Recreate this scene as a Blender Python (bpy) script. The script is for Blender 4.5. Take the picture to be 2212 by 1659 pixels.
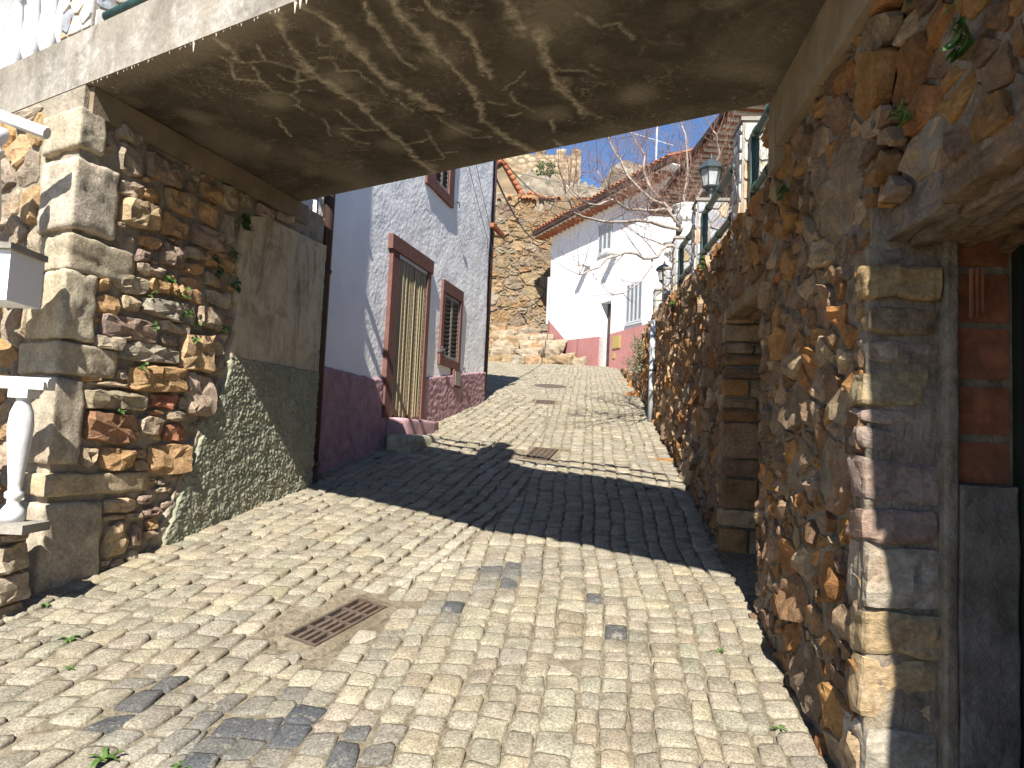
import bpy, math, random
import numpy as np
from mathutils import Vector, Matrix, noise

# ------------------------------------------------------------------ clear
for o in list(bpy.data.objects): bpy.data.objects.remove(o)
SC = bpy.context.scene
COL = SC.collection

# ------------------------------------------------------------------ camera
EYE = Vector((0, 0, 1.6)); PITCH = math.radians(4.4); ROLL = math.radians(2.6)
_f = Vector((0, math.cos(PITCH), math.sin(PITCH))); _u0 = Vector((0, -math.sin(PITCH), math.cos(PITCH))); _r0 = Vector((1, 0, 0))
_r = _r0*math.cos(ROLL) + _u0*math.sin(ROLL); _u = -_r0*math.sin(ROLL) + _u0*math.cos(ROLL)
cd = bpy.data.cameras.new('camera'); cam = bpy.data.objects.new('camera', cd); COL.objects.link(cam)
cam.matrix_world = Matrix(((_r.x, _u.x, -_f.x, EYE.x), (_r.y, _u.y, -_f.y, EYE.y), (_r.z, _u.z, -_f.z, EYE.z), (0, 0, 0, 1)))
cd.sensor_width = 36; cd.lens = 26.04; cd.clip_start = .05; cd.clip_end = 2000
SC.camera = cam

# ------------------------------------------------------------------ sun, sky, exposure
LIGHT = Vector((.140, 1.083, -1.0)).normalized()          # way the sunlight travels
wd = bpy.data.worlds.new('World'); SC.world = wd; wd.use_nodes = True
nt = wd.node_tree; bg = nt.nodes['Background']
sky = nt.nodes.new('ShaderNodeTexSky'); sky.sky_type = 'NISHITA'; sky.sun_disc = False
sky.sun_elevation = math.asin(-LIGHT.z); sky.sun_rotation = math.atan2(-LIGHT.x, -LIGHT.y)
sky.altitude = 1500; sky.air_density = 1.0; sky.dust_density = .05; sky.ozone_density = 6.5
nt.links.new(sky.outputs[0], bg.inputs[0]); bg.inputs[1].default_value = .078
sl = bpy.data.lights.new('sun', 'SUN'); sl.energy = 5.0; sl.angle = math.radians(.53); sl.color = (1, .95, .86)
so = bpy.data.objects.new('sun', sl); COL.objects.link(so); so.rotation_euler = LIGHT.to_track_quat('-Z', 'Y').to_euler()
so.location = (0, -5, 12)
vs = SC.view_settings; vs.view_transform = 'Standard'; vs.look = 'None'; vs.exposure = 1.15; vs.gamma = 1; vs.use_curve_mapping = False
try:
    SC.cycles.max_bounces = 8; SC.cycles.diffuse_bounces = 5; SC.cycles.glossy_bounces = 3; SC.cycles.use_denoising = True
except Exception: pass

# ------------------------------------------------------------------ helpers
RND = random.Random(11)
def V3(*a): return Vector(a)
def nz(p, s=1.0, o=0.0): return noise.noise(Vector((p[0]*s+o, p[1]*s-o*.7, p[2]*s+o*.3)))
def proj(p):
    q = Vector(p)-EYE; w = q.dot(_f)
    if w < .1: return None
    return (1106+q.dot(_r)/w*1600, 829.5-q.dot(_u)/w*1600)
def px_area(pts):
    q = [proj(p) for p in pts]
    if any(a is None for a in q): return 0
    cx = sum(a[0] for a in q)/len(q); cy = sum(a[1] for a in q)/len(q)
    if not (-30 < cx < 2242 and -30 < cy < 1690): return 0
    return abs(sum(q[i][0]*q[i-1][1]-q[i-1][0]*q[i][1] for i in range(len(q))))/2

def tag(o, label=None, cat=None, group=None, kind=None):
    if label: o['label'] = label
    if cat: o['category'] = cat
    if group: o['group'] = group
    if kind: o['kind'] = kind
    return o
def put(o, parent=None):
    COL.objects.link(o)
    if parent:
        o.parent = parent
        o.matrix_parent_inverse = Matrix.Translation(-wloc(parent))
    return o
def wloc(o):
    l = Vector(o.location)
    return l
def empty(name, loc, label=None, cat=None, group=None, kind=None):
    o = bpy.data.objects.new(name, None); COL.objects.link(o); o.location = loc; o.empty_display_size = .1
    return tag(o, label, cat, group, kind)
def mk(name, V, F, mat, parent=None, smooth=False, col=None):
    me = bpy.data.meshes.new(name)
    me.from_pydata([tuple(v) for v in V], [], F)
    if mat: me.materials.append(mat)
    if smooth: me.polygons.foreach_set('use_smooth', [True]*len(me.polygons))
    if col is not None:
        a = me.attributes.new('Col', 'FLOAT_COLOR', 'POINT')
        n = len(V)
        if len(col) and not hasattr(col[0], '__len__'): arr = np.tile(np.array([col[0], col[1], col[2], 1.0], 'f'), n)
        else: arr = np.array([(c[0], c[1], c[2], 1.0) for c in col], 'f').ravel()
        a.data.foreach_set('color', arr)
    me.update()
    return put(bpy.data.objects.new(name, me), parent)
def share(name, src, parent, loc=None, rot=None, scale=None):
    """another piece that uses the mesh of src"""
    o = src.copy(); o.name = name; COL.objects.link(o); o.parent = parent
    o.matrix_parent_inverse = Matrix.Translation(-wloc(parent))
    if loc is not None: o.location = loc
    if rot is not None: o.rotation_euler = rot
    if scale is not None: o.scale = scale
    return o

class MB:
    def __init__(s): s.V = []; s.F = []; s.C = []
    def add(s, V, F, c=None):
        n = len(s.V); s.V += [Vector(v) for v in V]; s.F += [tuple(i+n for i in f) for f in F]
        s.C += [c or (1, 1, 1)]*len(V); return s
    def box(s, c, h, ax=None, cc=None):
        ax = ax or (V3(1,0,0), V3(0,1,0), V3(0,0,1)); c = Vector(c)
        P = [c+ax[0]*h[0]*a+ax[1]*h[1]*b+ax[2]*h[2]*d for a in (-1,1) for b in (-1,1) for d in (-1,1)]
        return s.add(P, [(0,1,3,2),(4,6,7,5),(0,4,5,1),(2,3,7,6),(0,2,6,4),(1,5,7,3)], cc)
    def tube(s, pts, r, n=8, cap=True, cc=None):
        pts = [Vector(p) for p in pts]; V = []; F = []
        rs = r if hasattr(r, '__len__') else [r]*len(pts)
        a = None
        for i, p in enumerate(pts):
            t = (pts[min(i+1, len(pts)-1)]-pts[max(i-1, 0)])
            t = t.normalized() if t.length > 1e-9 else V3(0,0,1)
            if a is None:
                a = t.cross(V3(0,0,1)) if abs(t.z) < .9 else t.cross(V3(1,0,0))
            a = (a-t*a.dot(t)).normalized(); b = t.cross(a)
            for k in range(n):
                w = 2*math.pi*k/n; V.append(p+(a*math.cos(w)+b*math.sin(w))*rs[i])
        for i in range(len(pts)-1):
            for k in range(n): F.append((i*n+k, i*n+(k+1)%n, (i+1)*n+(k+1)%n, (i+1)*n+k))
        if cap: F.append(tuple(range(n))[::-1]); F.append(tuple((len(pts)-1)*n+k for k in range(n)))
        return s.add(V, F, cc)
    def lathe(s, prof, c, n=20, up=None, cc=None, ph=0):
        c = Vector(c); V = []; F = []
        for r, z in prof:
            for k in range(n):
                w = 2*math.pi*k/n+ph; V.append(c+V3(r*math.cos(w), r*math.sin(w), z))
        m = len(prof)
        for i in range(m-1):
            for k in range(n): F.append((i*n+k, i*n+(k+1)%n, (i+1)*n+(k+1)%n, (i+1)*n+k))
        F.append(tuple(range(n))[::-1]); F.append(tuple((m-1)*n+k for k in range(n)))
        return s.add(V, F, cc)
    def prism(s, poly, d, cc=None):
        """poly: 3-D points of one face, d: extrusion vector"""
        n = len(poly); P = [Vector(p) for p in poly]; d = Vector(d)
        F = [tuple(range(n)), tuple(range(2*n-1, n-1, -1))]+[(i, n+i, n+(i+1) % n, (i+1) % n) for i in range(n)]
        return s.add(P+[p+d for p in P], F, cc)
    def build(s, name, mat, parent=None, smooth=False, col=False):
        return mk(name, s.V, s.F, mat, parent, smooth, s.C if col else None)

class Fr:
    """upright plane: u along the wall, z up, d out of the wall"""
    def __init__(s, o, u, n=None):
        s.o = Vector((o[0], o[1], 0)); s.U = Vector((u[0], u[1], 0)).normalized()
        s.N = Vector((s.U.y, -s.U.x, 0)) if n is None else Vector((n[0], n[1], 0)).normalized()
    def p(s, u, z, d=0.0): return s.o+s.U*u+s.N*d+Vector((0, 0, z))
    def ax(s): return (s.U, s.N, V3(0,0,1))
    def box(s, mb, u0, u1, z0, z1, d0, d1, cc=None):
        return mb.box(s.p((u0+u1)/2, (z0+z1)/2, (d0+d1)/2), ((u1-u0)/2, (d1-d0)/2, (z1-z0)/2), s.ax(), cc)

def rough_box(c, ax, h, r=.02, amp=.012, seed=0, n=4, fs=9.0):
    c = Vector(c); key = {}; V = []; F = []
    def vid(p):
        k = (round(p[0]*1000), round(p[1]*1000), round(p[2]*1000))
        if k in key: return key[k]
        q = [max(-(h[i]-r), min(h[i]-r, p[i]*h[i])) for i in range(3)]
        d = Vector([p[i]*h[i]-q[i] for i in range(3)]); L = d.length
        d = d/L if L > 1e-9 else d
        w = c+ax[0]*(q[0]+d.x*r)+ax[1]*(q[1]+d.y*r)+ax[2]*(q[2]+d.z*r)
        dn = Vector(p).normalized(); dn = ax[0]*dn.x+ax[1]*dn.y+ax[2]*dn.z
        w = w+dn*amp*(nz(w, fs, seed*3.1)*1.3+nz(w, fs*2.7, seed*1.7)*.6)
        key[k] = len(V); V.append(w); return key[k]
    g = [-1+2*i/n for i in range(n+1)]
    for a in range(3):
        b, d = (a+1) % 3, (a+2) % 3
        for sgn in (-1, 1):
            for i in range(n):
                for j in range(n):
                    q = []
                    for (x, y) in ((g[i], g[j]), (g[i+1], g[j]), (g[i+1], g[j+1]), (g[i], g[j+1])):
                        p = [0, 0, 0]; p[a] = sgn; p[b] = x; p[d] = y; q.append(vid(p))
                    F.append(tuple(q) if sgn > 0 else tuple(q[::-1]))
    return V, F

def chaikin(P, t=.22):
    o = []
    for i in range(len(P)):
        a = P[i]; b = P[(i+1) % len(P)]
        o.append((a[0]+(b[0]-a[0])*t, a[1]+(b[1]-a[1])*t)); o.append((a[0]+(b[0]-a[0])*(1-t), a[1]+(b[1]-a[1])*(1-t)))
    return o
def centroid(P):
    A = cx = cy = 0
    for i in range(len(P)):
        x0, y0 = P[i-1]; x1, y1 = P[i]; k = x0*y1-x1*y0; A += k; cx += (x0+x1)*k; cy += (y0+y1)*k
    if abs(A) < 1e-9: return (sum(p[0] for p in P)/len(P), sum(p[1] for p in P)/len(P), 0)
    return (cx/(3*A), cy/(3*A), A/2)
def inset(P, g):
    """move every edge of a convex polygon inwards by g"""
    c = centroid(P)
    if c[2] < 0: P = P[::-1]
    Q = [tuple(p) for p in P]
    for i in range(len(P)):
        a = P[i]; b = P[(i+1) % len(P)]; dx, dy = b[0]-a[0], b[1]-a[1]; L = math.hypot(dx, dy)
        if L < 1e-6: continue
        nx, ny = -dy/L, dx/L
        Q = clip(Q, nx, ny, nx*a[0]+ny*a[1]+g)
        if len(Q) < 3: return []
    return Q
def clip(P, nx, ny, k):
    """keep nx*x+ny*y >= k"""
    o = []
    for i in range(len(P)):
        a = P[i-1]; b = P[i]; da = nx*a[0]+ny*a[1]-k; db = nx*b[0]+ny*b[1]-k
        if (da >= 0) != (db >= 0):
            t = da/(da-db); o.append((a[0]+(b[0]-a[0])*t, a[1]+(b[1]-a[1])*t))
        if db >= 0: o.append(b)
    return o
def voronoi(S, box, asp=1.0, W=None):
    """cells of seeds S inside box (x0,y0,x1,y1); asp stretches cells along x; W are weights"""
    n = len(S); T = [(x/asp, y) for x, y in S]; W = W or [0]*n
    cell = .45; grid = {}
    for i, (x, y) in enumerate(T): grid.setdefault((int(x//cell), int(y//cell)), []).append(i)
    out = []
    for i, (x, y) in enumerate(T):
        P = [(box[0]/asp, box[1]), (box[2]/asp, box[1]), (box[2]/asp, box[3]), (box[0]/asp, box[3])]
        gx, gy = int(x//cell), int(y//cell)
        nb = [j for a in (-1,0,1) for b in (-1,0,1) for j in grid.get((gx+a, gy+b), []) if j != i]
        nb.sort(key=lambda j: (T[j][0]-x)**2+(T[j][1]-y)**2)
        for j in nb[:26]:
            dx, dy = T[j][0]-x, T[j][1]-y; k = (T[j][0]**2+T[j][1]**2-x*x-y*y+W[i]-W[j])/2
            P = clip(P, -dx, -dy, -k)
            if len(P) < 3: break
        out.append([(a*asp, b) for a, b in P] if len(P) >= 3 else None)
    return out

def stone_geo(P, fr, d0, d1, rnd, jag=.007, tilt=.25, rounding=.2, top=.78, face=True):
    """one wall stone: outline P (u,z) in frame fr standing d1 out of the wall, rooted at d0"""
    P = chaikin(P, rounding)
    Q = []
    for i in range(len(P)):
        a = P[i]; b = P[(i+1) % len(P)]
        if math.hypot(b[0]-a[0], b[1]-a[1]) > .008: Q.append(a)
        if math.hypot(b[0]-a[0], b[1]-a[1]) > .07: Q.append(((a[0]+b[0])/2, (a[1]+b[1])/2))
    if len(Q) < 4: Q = P
    P = Q; n = len(P); cx, cy, A = centroid(P); sz = math.sqrt(abs(A))
    sd = rnd.uniform(0, 90); tu, tv = rnd.uniform(-tilt, tilt), rnd.uniform(-tilt, tilt)
    V = []; F = []
    ch = rnd.uniform(.5, .75)
    for sc, dp in ((1.0, d0), (.985, d1*ch*.75), (top+.1, d1*.93), (top*.62, d1*1.04)):
        for (u, z) in P:
            pu, pz = cx+(u-cx)*sc, cy+(z-cy)*sc
            j = jag*min(1, sz/.1)
            a1 = nz((pu, pz, dp), 22, sd); a2 = nz((pu, pz, dp), 22, sd+31); a3 = nz((pu, pz, dp), 14, sd+57)
            dd = dp
            if dp > d0: dd = max(dp*.4, dp+(tu*(pu-cx)+tv*(pz-cy))*min(1, dp/d1)+a3*j*2.6)
            V.append(fr.p(pu+a1*j, pz+a2*j, dd))
    V.append(fr.p(cx, cy, d1*1.05+nz((cx, cy, 0), 14, sd)*jag*2.5))
    for r in range(3):
        for k in range(n):
            a, b, c_, d = r*n+k, r*n+(k+1) % n, (r+1)*n+(k+1) % n, (r+1)*n+k
            F.append((a, b, c_, d))
    for k in range(n): F.append((3*n+k, 3*n+(k+1) % n, 4*n))
    return V, F
def pick(rnd, pal, var=.15):
    c = rnd.choice(pal); k = 1+rnd.uniform(-var, var)
    return tuple(max(.01, x*k*(1+rnd.uniform(-.02, .02))) for x in c)

# ------------------------------------------------------------------ materials
def new_mat(name, rough=.9, spec=.25):
    m = bpy.data.materials.new(name); m.use_nodes = True
    b = m.node_tree.nodes['Principled BSDF']; b.inputs['Roughness'].default_value = rough
    b.inputs['Specular IOR Level'].default_value = spec
    return m, m.node_tree, b
def nd(nt, typ, ins=None, **kw):
    n = nt.nodes.new(typ)
    for k, v in kw.items(): setattr(n, k, v)
    for k, v in (ins or {}).items():
        if hasattr(v, 'is_output') or v.__class__.__name__.startswith('NodeSocket'): nt.links.new(v, n.inputs[k])
        else: n.inputs[k].default_value = v
    return n
def pos(nt, sc=(1, 1, 1), rot=(0, 0, 0)):
    g = nt.nodes.new('ShaderNodeNewGeometry')
    if sc == (1, 1, 1) and rot == (0, 0, 0): return g.outputs['Position']
    return nd(nt, 'ShaderNodeMapping', {'Vector': g.outputs['Position'], 'Scale': sc, 'Rotation': rot}).outputs[0]
def noi(nt, v, scale, detail=5, rough=.6, dist=0.0):
    return nd(nt, 'ShaderNodeTexNoise', {'Vector': v, 'Scale': scale, 'Detail': detail, 'Roughness': rough, 'Distortion': dist}).outputs[0]
def ramp(nt, f, stops):
    r = nt.nodes.new('ShaderNodeValToRGB'); nt.links.new(f, r.inputs[0]); e = r.color_ramp.elements
    for i, (p, c) in enumerate(stops):
        x = e[i] if i < 2 else e.new(p)
        x.position = p; x.color = (c, c, c, 1) if not hasattr(c, '__len__') else (*c, 1)
    return r.outputs[0]
def mix(nt, f, a, b, mode='MIX'):
    n = nt.nodes.new('ShaderNodeMix'); n.data_type = 'RGBA'; n.blend_type = mode
    for k, v in ((0, f), (6, a), (7, b)):
        if hasattr(v, 'links') or v.__class__.__name__.startswith('NodeSocket'): nt.links.new(v, n.inputs[k])
        elif k == 0: n.inputs[0].default_value = v
        else: n.inputs[k].default_value = (*v, 1) if len(v) == 3 else v
    return n.outputs[2]
def mth(nt, op, a, b=None):
    n = nt.nodes.new('ShaderNodeMath'); n.operation = op
    for i, v in enumerate((a, b)):
        if v is None: continue
        if isinstance(v, (int, float)): n.inputs[i].default_value = v
        else: nt.links.new(v, n.inputs[i])
    return n.outputs[0]
def bump(nt, b, h, strength=.5, dist=.01, prev=None):
    n = nd(nt, 'ShaderNodeBump', {'Height': h, 'Strength': strength, 'Distance': dist})
    if prev is not None: nt.links.new(prev, n.inputs['Normal'])
    nt.links.new(n.outputs[0], b.inputs['Normal']); return n.outputs[0]
def attr(nt): return nd(nt, 'ShaderNodeAttribute', attribute_name='Col').outputs['Color']
def setc(nt, b, c): nt.links.new(c, b.inputs['Base Color'])

def stone_mat(name, stain=(.34, .17, .06), stain_amt=.5, light=(.5, .45, .36), light_amt=.3, bs=.7, strata=True):
    m, nt, b = new_mat(name, .88, .2); p = pos(nt)
    c = attr(nt)
    c = mix(nt, 1, c, ramp(nt, noi(nt, p, 7, 6, .65, .4), [(.25, .5), (.75, 1.45)]), 'MULTIPLY')
    c = mix(nt, mth(nt, 'MULTIPLY', ramp(nt, noi(nt, p, 3.1, 5, .6, .8), [(.5, 0), (.68, 1)]), stain_amt), c, stain)
    c = mix(nt, mth(nt, 'MULTIPLY', ramp(nt, noi(nt, p, 11, 7, .7, .3), [(.56, 0), (.72, 1)]), light_amt), c, light)
    c = mix(nt, 1, c, ramp(nt, noi(nt, p, 60, 4, .7), [(.3, .68), (.7, 1.28)]), 'MULTIPLY')
    setc(nt, b, c)
    h = noi(nt, p, 34, 8, .7, .2)
    n1 = bump(nt, b, h, bs, .012)
    if strata: bump(nt, b, noi(nt, pos(nt, (1, 1, 2.2)), 13, 8, .75, .8), bs*.8, .03, n1)
    return m
M = {}
M['rubble'] = stone_mat('rubble_stone', (.34, .19, .085), .32, (.47, .415, .32), .5)
M['rubble_dark'] = stone_mat('rubble_stone_brown', (.27, .125, .045), .45, (.38, .34, .28), .25, 1.0)
M['granite'] = stone_mat('granite', (.40, .30, .18), .35, (.55, .48, .38), .4, .75, False)
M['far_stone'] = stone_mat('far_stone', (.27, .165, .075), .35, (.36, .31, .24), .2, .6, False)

def simple(name, base, var=.18, scale=8, rough=.85, bs=.3, bscale=40, spec=.25, tint=None, tint_amt=.4, tscale=2.5, bd=.006):
    m, nt, b = new_mat(name, rough, spec); p = pos(nt)
    c = mix(nt, 1, base, ramp(nt, noi(nt, p, scale, 6, .65, .3), [(.3, 1-var*1.6), (.7, 1+var*1.3)]), 'MULTIPLY')
    if tint: c = mix(nt, mth(nt, 'MULTIPLY', ramp(nt, noi(nt, p, tscale, 6, .65, .5), [(.48, 0), (.7, 1)]), tint_amt), c, tint)
    setc(nt, b, c)
    if bs: bump(nt, b, noi(nt, p, bscale, 6, .65), bs, bd)
    return m
M['mortar'] = simple('mortar', (.32, .275, .21), .3, 9, .95, .9, 45, .1, (.42, .37, .29), .5, 3, .012)
M['mortar_dark'] = simple('mortar_dark', (.22, .18, .13), .35, 9, .95, 1.0, 38, .1, (.30, .27, .225), .5, 4, .02)
M['joint'] = simple('joint_sand', (.225, .19, .135), .3, 30, .97, 1.0, 70, .05, (.13, .10, .065), .6, 2.2, .012)
M['cement'] = simple('cement_render', (.30, .275, .235), .22, 6, .93, .8, 60, .1, (.19, .17, .14), .5, 3, .01)
M['cement_dark'] = simple('cement_jamb', (.17, .15, .125), .35, 7, .95, 1.0, 55, .1, (.21, .19, .165), .5, 5, .014)
M['white_wall'] = simple('white_roughcast', (.88, .88, .87), .04, 3, .9, 0, 30, .15, (.78, .77, .74), .3, 1.3, .012)
M['white_smooth'] = simple('white_render', (.84, .84, .84), .03, 3, .9, .12, 30, .15, (.72, .72, .72), .2, .9)
M['white_paint'] = simple('white_gloss_paint', (.66, .66, .65), .06, 12, .55, .3, 45, .3, (.48, .46, .42), .45, 9)
M['dado_purple'] = simple('dado_purple', (.40, .25, .265), .2, 9, .93, .3, 42, .12, (.47, .33, .335), .5, 5, .014)
M['dado_pink'] = simple('dado_pink', (.43, .20, .185), .07, 4, .9, .2, 40, .15, (.38, .18, .17), .3, 1.2)
M['frame_brown'] = simple('painted_stone_brown', (.145, .072, .06), .14, 12, .8, .3, 60, .2)
M['pipe_brown'] = simple('pipe_brown', (.055, .032, .027), .15, 10, .5, .1, 60, .35)
M['iron'] = simple('iron_grey', (.10, .11, .12), .2, 20, .6, .2, 80, .4)
M['dark_door'] = simple('dark_green_door', (.012, .019, .014), .2, 6, .5, .15, 30, .3)
M['green_rail'] = simple('green_rail_paint', (.028, .075, .058), .25, 25, .45, .2, 60, .4, (.06, .10, .085), .4, 9)
M['shutter_dark'] = simple('shutter_brown', (.035, .027, .024), .15, 15, .5, .1, 50, .4)
M['shutter_frame'] = simple('shutter_metal_frame', (.24, .215, .20), .1, 15, .45, .1, 50, .4)
M['shutter_grey'] = simple('shutter_grey', (.50, .53, .56), .06, 15, .5, .1, 50, .4)
M['wood_door'] = simple('dark_wood', (.055, .035, .025), .25, 14, .55, .2, 40, .35)
M['rust'] = simple('rusty_iron', (.10, .075, .058), .3, 22, .8, .5, 90, .3, (.14, .075, .042), .6, 9)
M['tile'] = simple('roof_tile', (.36, .13, .062), .3, 9, .85, .3, 50, .2, (.25, .18, .13), .5, 3)
M['brick'] = simple('hollow_brick', (.24, .095, .05), .3, 12, .95, .6, 60, .05, (.16, .10, .065), .6, 7)
M['wood_dark'] = simple('gutter_wood', (.06, .035, .03), .2, 9, .7, .2, 40, .2)
M['brass'] = simple('brass_box', (.40, .31, .10), .12, 15, .5, .1, 50, .5)
M['black_void'] = simple('cavity', (.012, .011, .01), .2, 6, .9, 0)
M['lamp_metal'] = simple('lamp_metal', (.045, .058, .062), .15, 30, .4, .1, 80, .5)
M['black_metal'] = simple('black_metal', (.015, .015, .017), .15, 30, .35, .1, 80, .5)
M['cable'] = simple('cable', (.02, .02, .02), .1, 10, .6, 0)
M['bulb'] = simple('bulb_glass', (.85, .85, .8), .02, 10, .3, 0)
M['urn'] = simple('urn_white', (.78, .77, .74), .06, 12, .8, .8, 35, .2, (.6, .58, .54), .4, 4, .01)
M['earth'] = simple('earth', (.20, .155, .10), .3, 5, .95, .8, 20, .1, (.13, .12, .06), .5, 1.2, .03)
M['calcite'] = simple('calcite', (.60, .54, .45), .15, 20, .8, .4, 80, .2)
M['plaster_beam'] = simple('beam_plaster', (.255, .205, .14), .2, 4, .93, .4, 50, .1, (.17, .13, .09), .5, 2.5)

def glass(name):
    m, nt, b = new_mat(name, .08, .5); b.inputs['Base Color'].default_value = (.75, .8, .78, 1)
    b.inputs['Alpha'].default_value = .28; return m
M['glass'] = glass('lamp_glass')
def leafm(name, a, bcol):
    m, nt, b = new_mat(name, .55, .35); p = pos(nt)
    setc(nt, b, mix(nt, ramp(nt, noi(nt, p, 14, 3), [(.35, 0), (.65, 1)]), a, bcol))
    b.inputs['Subsurface Weight'].default_value = 0
    return m
M['leaf'] = leafm('leaf_green', (.045, .105, .02), (.10, .17, .04))
M['leaf_dark'] = leafm('leaf_dark_green', (.03, .075, .018), (.06, .12, .03))
M['leaf_grey'] = leafm('leaf_grey_green', (.10, .13, .07), (.17, .19, .11))
def bark():
    m, nt, b = new_mat('bark', .85, .2); p = pos(nt)
    c = attr(nt); c = mix(nt, 1, c, ramp(nt, noi(nt, p, 25, 5), [(.3, .6), (.7, 1.3)]), 'MULTIPLY'); setc(nt, b, c)
    bump(nt, b, noi(nt, p, 50, 5), .5, .006); return m
M['bark'] = bark()

def cobble_mat():
    m, nt, b = new_mat('granite_sett', .82, .25); p = pos(nt)
    c = attr(nt)
    c = mix(nt, 1, c, ramp(nt, noi(nt, p, 9, 6, .65, .3), [(.28, .66), (.72, 1.28)]), 'MULTIPLY')
    c = mix(nt, mth(nt, 'MULTIPLY', ramp(nt, noi(nt, p, 1.1, 5, .6, .6), [(.52, 0), (.68, 1)]), .35), c, (.19, .175, .15))
    c = mix(nt, mth(nt, 'MULTIPLY', ramp(nt, noi(nt, p, 20, 7, .7), [(.55, 0), (.68, 1)]), .5), c, (.40, .355, .27))
    c = mix(nt, 1, c, ramp(nt, noi(nt, p, 110, 3, .8), [(.36, .55), (.64, 1.4)]), 'MULTIPLY')
    setc(nt, b, c)
    n1 = bump(nt, b, noi(nt, p, 26, 6, .65), .6, .010)
    bump(nt, b, noi(nt, p, 150, 4, .75), .5, .003, n1); return m
M['sett'] = cobble_mat()

def concrete(name, base, streak, fas=False):
    """R of the colour attribute marks where lime has run, G paler worn zones"""
    m, nt, b = new_mat(name, .92, .15); p = pos(nt)
    at = nd(nt, 'ShaderNodeSeparateColor', {0: attr(nt)})
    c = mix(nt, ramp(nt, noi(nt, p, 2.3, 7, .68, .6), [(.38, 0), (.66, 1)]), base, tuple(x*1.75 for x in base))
    c = mix(nt, mth(nt, 'MULTIPLY', ramp(nt, noi(nt, p, 5.5, 7, .72, .9), [(.55, 0), (.66, 1)]), .5), c, tuple(x*.55 for x in base))
    c = mix(nt, at.outputs[1], c, tuple(x*.72 for x in streak))
    f = mth(nt, 'MULTIPLY', at.outputs[0], ramp(nt, noi(nt, p, 26, 7, .75, .6), [(.36, .12), (.6, 1)]))
    c = mix(nt, f, c, streak)
    vc = nd(nt, 'ShaderNodeTexVoronoi', {'Vector': nd(nt, 'ShaderNodeVectorMath', {0: p, 1: nd(nt, 'ShaderNodeTexNoise', {'Vector': p, 'Scale': 4.0, 'Detail': 6}).outputs['Color']}, operation='ADD').outputs[0], 'Scale': 5.5}, feature='DISTANCE_TO_EDGE').outputs['Distance']
    ck = mth(nt, 'MULTIPLY', ramp(nt, vc, [(.006, 1), (.03, 0)]), ramp(nt, noi(nt, p, 1.9, 5, .7), [(.5, 0), (.62, .55)]))
    c = mix(nt, ck, c, tuple(x*.85 for x in streak))
    c = mix(nt, mth(nt, 'MULTIPLY', ramp(nt, noi(nt, p, 8, 8, .75, 1.5), [(.56, 0), (.70, 1)]), .42), c, tuple(x*.62 for x in streak))
    # small white blooms
    vo = nd(nt, 'ShaderNodeTexVoronoi', {'Vector': p, 'Scale': 17, 'Randomness': 1}).outputs['Distance']
    bl = mth(nt, 'MULTIPLY', ramp(nt, vo, [(.06, 1), (.17, 0)]), ramp(nt, noi(nt, p, 1.7, 4, .6), [(.55, 0), (.68, .75)]))
    c = mix(nt, bl, c, tuple(min(1, x*1.15) for x in streak))
    c = mix(nt, 1, c, ramp(nt, noi(nt, p, 45, 5, .7), [(.3, .8), (.7, 1.2)]), 'MULTIPLY')
    setc(nt, b, c)
    bump(nt, b, noi(nt, p, 30, 7, .7), .35, .008); return m
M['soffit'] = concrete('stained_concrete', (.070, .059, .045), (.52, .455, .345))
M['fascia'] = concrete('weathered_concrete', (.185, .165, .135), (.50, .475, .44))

def vert_grad_plaster():
    m, nt, b = new_mat('old_beige_plaster', .92, .15); p = pos(nt)
    c = mix(nt, ramp(nt, noi(nt, p, 3, 6, .65, .4), [(.35, 0), (.65, 1)]), (.46, .38, .26), (.55, .48, .35))
    st = noi(nt, pos(nt, (7, 7, 1.6)), 1.0, 7, .75, 1.2)
    c = mix(nt, mth(nt, 'MULTIPLY', ramp(nt, st, [(.5, 0), (.68, 1)]), .75), c, (.12, .105, .075))
    c = mix(nt, mth(nt, 'MULTIPLY', ramp(nt, noi(nt, p, 4.5, 7, .7, .8), [(.5, 0), (.64, 1)]), .65), c, (.24, .205, .145))
    vo = ramp(nt, noi(nt, p, 22, 5, .75), [(.62, 0), (.72, .8)])
    c = mix(nt, vo, c, (.12, .10, .07)); setc(nt, b, c)
    bump(nt, b, noi(nt, p, 30, 6, .7), .4, .006); return m
M['old_plaster'] = vert_grad_plaster()
def green_rough():
    m, nt, b = new_mat('green_roughcast', .95, .1); p = pos(nt)
    c = mix(nt, ramp(nt, noi(nt, p, 5, 6, .7, .5), [(.3, 0), (.7, 1)]), (.205, .212, .155), (.325, .325, .24))
    c = mix(nt, mth(nt, 'MULTIPLY', ramp(nt, noi(nt, p, 2.2, 5, .6), [(.5, 0), (.65, 1)]), .4), c, (.38, .33, .22))
    setc(nt, b, c); bump(nt, b, noi(nt, p, 70, 5, .7), .6, .008); return m
M['green_rough'] = green_rough()
def curtain_m():
    m, nt, b = new_mat('bead_curtain', .6, .3); p = pos(nt)
    w = nd(nt, 'ShaderNodeObjectInfo').outputs['Random']
    setc(nt, b, mix(nt, w, (.27, .215, .125), (.37, .305, .19))); return m
M['curtain'] = curtain_m()
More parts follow.
